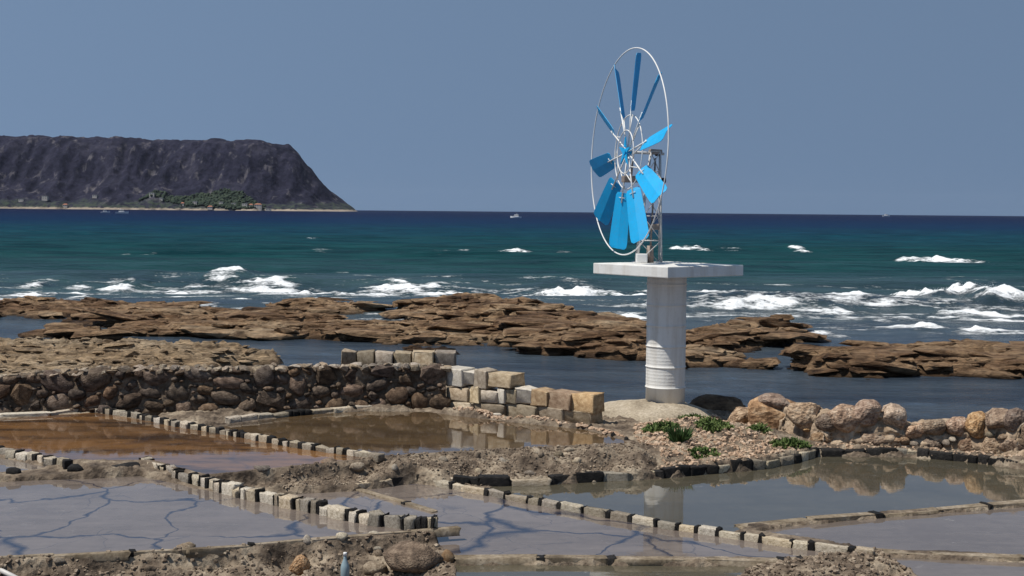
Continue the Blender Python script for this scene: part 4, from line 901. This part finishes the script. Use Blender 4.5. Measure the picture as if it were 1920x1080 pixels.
for k in range(34):
    x = rb.uniform(-60, 850); f = rb.random(); yb = 1052 - .055 * max(x, 0) + f * 40
    single('rough pale stone lying loose on the foreground rubble bank', x, yb + 6, .57, rb.uniform(11, 26), rb.uniform(8, 16), rb.choice(('cap', 'cap', 'pale_stone', 'gravel_brown', 'ground')), 200 + k)['group'] = 'loose stones on the rubble bank'
for k in range(16):
    x = rb.uniform(700, 1230); yb = 880 - .04 * (x - 700) + rb.uniform(-14, 12)
    single('rough grey stone lying loose on the stepped rock bank', x, yb, .78, rb.uniform(11, 24), rb.uniform(8, 14), rb.choice(('cap', 'pale_stone', 'ground')), 300 + k)['group'] = 'loose stones on the stepped bank'
single('white scrap of stone on the grey rim by the stepped wall', 930, 775, .88, 22, 8, 'block_white', 51, 'stone', 'white_scrap')
single('small white lump standing at the ochre pool edge, alone', 986, 800, .87, 9, 10, 'block_white', 52, 'stone', 'white_scrap')
single('flat white lump at the ochre pool edge', 1020, 804, .87, 14, 9, 'block_white', 53, 'stone', 'white_scrap')
single('left one of two white lumps close together at the ochre pool', 1081, 808, .87, 9, 10, 'block_white', 54, 'stone', 'white_scrap')
single('right one of two white lumps close together at the ochre pool', 1097, 809, .87, 10, 10, 'block_white', 55, 'stone', 'white_scrap')
for k, (x, y) in enumerate(((1075, 795), (1108, 799), (858, 768), (838, 768), (872, 768), (897, 789), (1150, 814), (1175, 822))):
    single('small black stone on the mud rim of the ochre pool', x, y, .88, 9, 9, 'dark_stone', 60 + k, 'stone', 'black_stone')['group'] = 'black stones round the ochre pool'
p = gy(1347, 760, 20.9); me = rock_stone(77, 3, 12, .12); me.materials.append(M['reef_dark'])
tag(put('dark_rock', me, None, (p.x, p.y, p.z - .04), (1.0, .7, .46), (.1, .06, .3)), 'dark jagged rock behind the apron beside the white pillar', 'rock')
# a grey pipe end and a pale blue bottle stuck in the bank
a = g(-40, 1046, .70); b = g(45, 1098, .60); bm = bmesh.new(); bm_tube(bm, Vector((a.x, a.y - .05, gz(a.x, a.y) + .03)), Vector((b.x, b.y, gz(b.x, b.y) + .06)), .022, None, 10)
tag(from_bm('grey_pipe', bm, M['galv'], None, True), 'thin grey pipe slanting down across the rubble bank', 'pipe')
p = g(647, 1096, .52); bt = empty('blue_bottle', (p.x, p.y, gz(p.x, p.y) - .01)); tag(bt, 'pale blue plastic bottle stuck upright in the rubble bank', 'bottle')
n = NT('pale_blue_plastic'); n.set(base=(.26, .34, .37), rough=.25, spec=.5); M['bottle'] = n.m
bm = bmesh.new(); bm_lathe(bm, [(.036, 0), (.040, .01), (.040, .10), (.034, .13), (.018, .17), (.014, .19), (.014, .21)], 20); from_bm('body', bm, M['bottle'], bt, True)
bm = bmesh.new(); bm_lathe(bm, [(.017, .208), (.017, .232), (.015, .236)], 16); from_bm('cap', bm, M['white_rod'], bt, True)
# plants
def plant(label, x, y, z, wpx, hpx, cnt, mat, seed, spiky=False):
    p = g(x, y, z); sc = p.y / F; R0 = wpx * sc / 2; Hh = hpx * sc; zb = gz(p.x, p.y); r = random.Random(seed)
    t_ = empty('spiky_plant' if spiky else 'shore_plant', (p.x, p.y, zb)); tag(t_, label, 'plant')
    V = []; Fc = []
    for k in range(cnt):
        an = r.uniform(0, 6.28); q = math.sqrt(r.random()) * R0
        if spiky:
            base = Vector((math.cos(an), math.sin(an), 0)) * q * .35; tip = Vector((math.cos(an) * R0 * r.uniform(.2, 1.1), math.sin(an) * R0 * r.uniform(.2, .9), Hh * r.uniform(.45, 1.1))); wd = .009
        else:
            gx, gy_ = math.cos(an) * q, math.sin(an) * q * .8; lz = gz(p.x + gx, p.y + gy_) - zb
            base = Vector((gx, gy_, lz + Hh * r.random() * (1 - (q / R0) ** 2) * .8)); tip = base + Vector((r.uniform(-1, 1), r.uniform(-1, 1), r.uniform(.2, 1.3))).normalized() * r.uniform(.03, .07); wd = .011
        d = tip - base; sd_ = d.cross(Vector((r.uniform(-1, 1), r.uniform(-1, 1), 1))).normalized() * wd; m = base + d * .55 + Vector((0, 0, .01)); i = len(V)
        V += [base - sd_ * .6, base + sd_ * .6, m + sd_, m - sd_, tip]; Fc += [(i, i + 1, i + 2), (i, i + 2, i + 3), (i + 3, i + 2, i + 4)]
    link('leaves', mesh_np('leaves', np.array(V), Fc, False), mat, t_)
    bm = bmesh.new()
    for k in range(5):
        an = r.uniform(0, 6.28); bm_tube(bm, (0, 0, -.03), (math.cos(an) * R0 * .5, math.sin(an) * R0 * .5, Hh * .5), .006, .003, 5)
    from_bm('stems', bm, M['gravel_brown'], t_)
plant('dark green spiky tuft in the middle of the gravel mound', 1274, 832, .84, 62, 34, 260, M['green2'], 1, True)
plant('green trailing plant at the edge of the concrete apron', 1238, 796, .93, 70, 20, 700, M['green'], 2)
plant('yellowish flat plant right in front of the pillar foot', 1290, 776, .96, 74, 12, 500, M['green'], 3)
plant('green spreading plant beside the dark rock', 1340, 796, .93, 70, 20, 800, M['green'], 4)
plant('low green plant on the gravel close to the black kerb bend', 1482, 846, .72, 76, 18, 800, M['green'], 5)
plant('small green sprig between the mound and the boulder wall', 1425, 816, .82, 44, 16, 300, M['green'], 6)
plant('thin olive plant low on the gravel mound above the kerb', 1320, 866, .70, 60, 12, 300, M['green'], 7)
plant('sparse green weed on top of the stepped wall', 868, 728, .9, 1, 1, 6, M['green'], 8) if False else None

# ---------------------------------------------------------------- thin sea air
hz = bpy.data.materials.new('sea_air'); hz.use_nodes = True; hn = hz.node_tree.nodes
hn.remove(hn['Principled BSDF']); pv = hn.new('ShaderNodeVolumePrincipled'); pv.inputs['Density'].default_value = 0.000008; pv.inputs['Color'].default_value = (.80, .87, 1.0, 1); pv.inputs['Anisotropy'].default_value = 0.2
hz.node_tree.links.new(pv.outputs[0], hn['Material Output'].inputs['Volume'])
bm = bmesh.new(); bm_box(bm, (0, 5950, 90), (14600, 12600, 190)); kind(from_bm('haze', bm, hz), 'stuff')
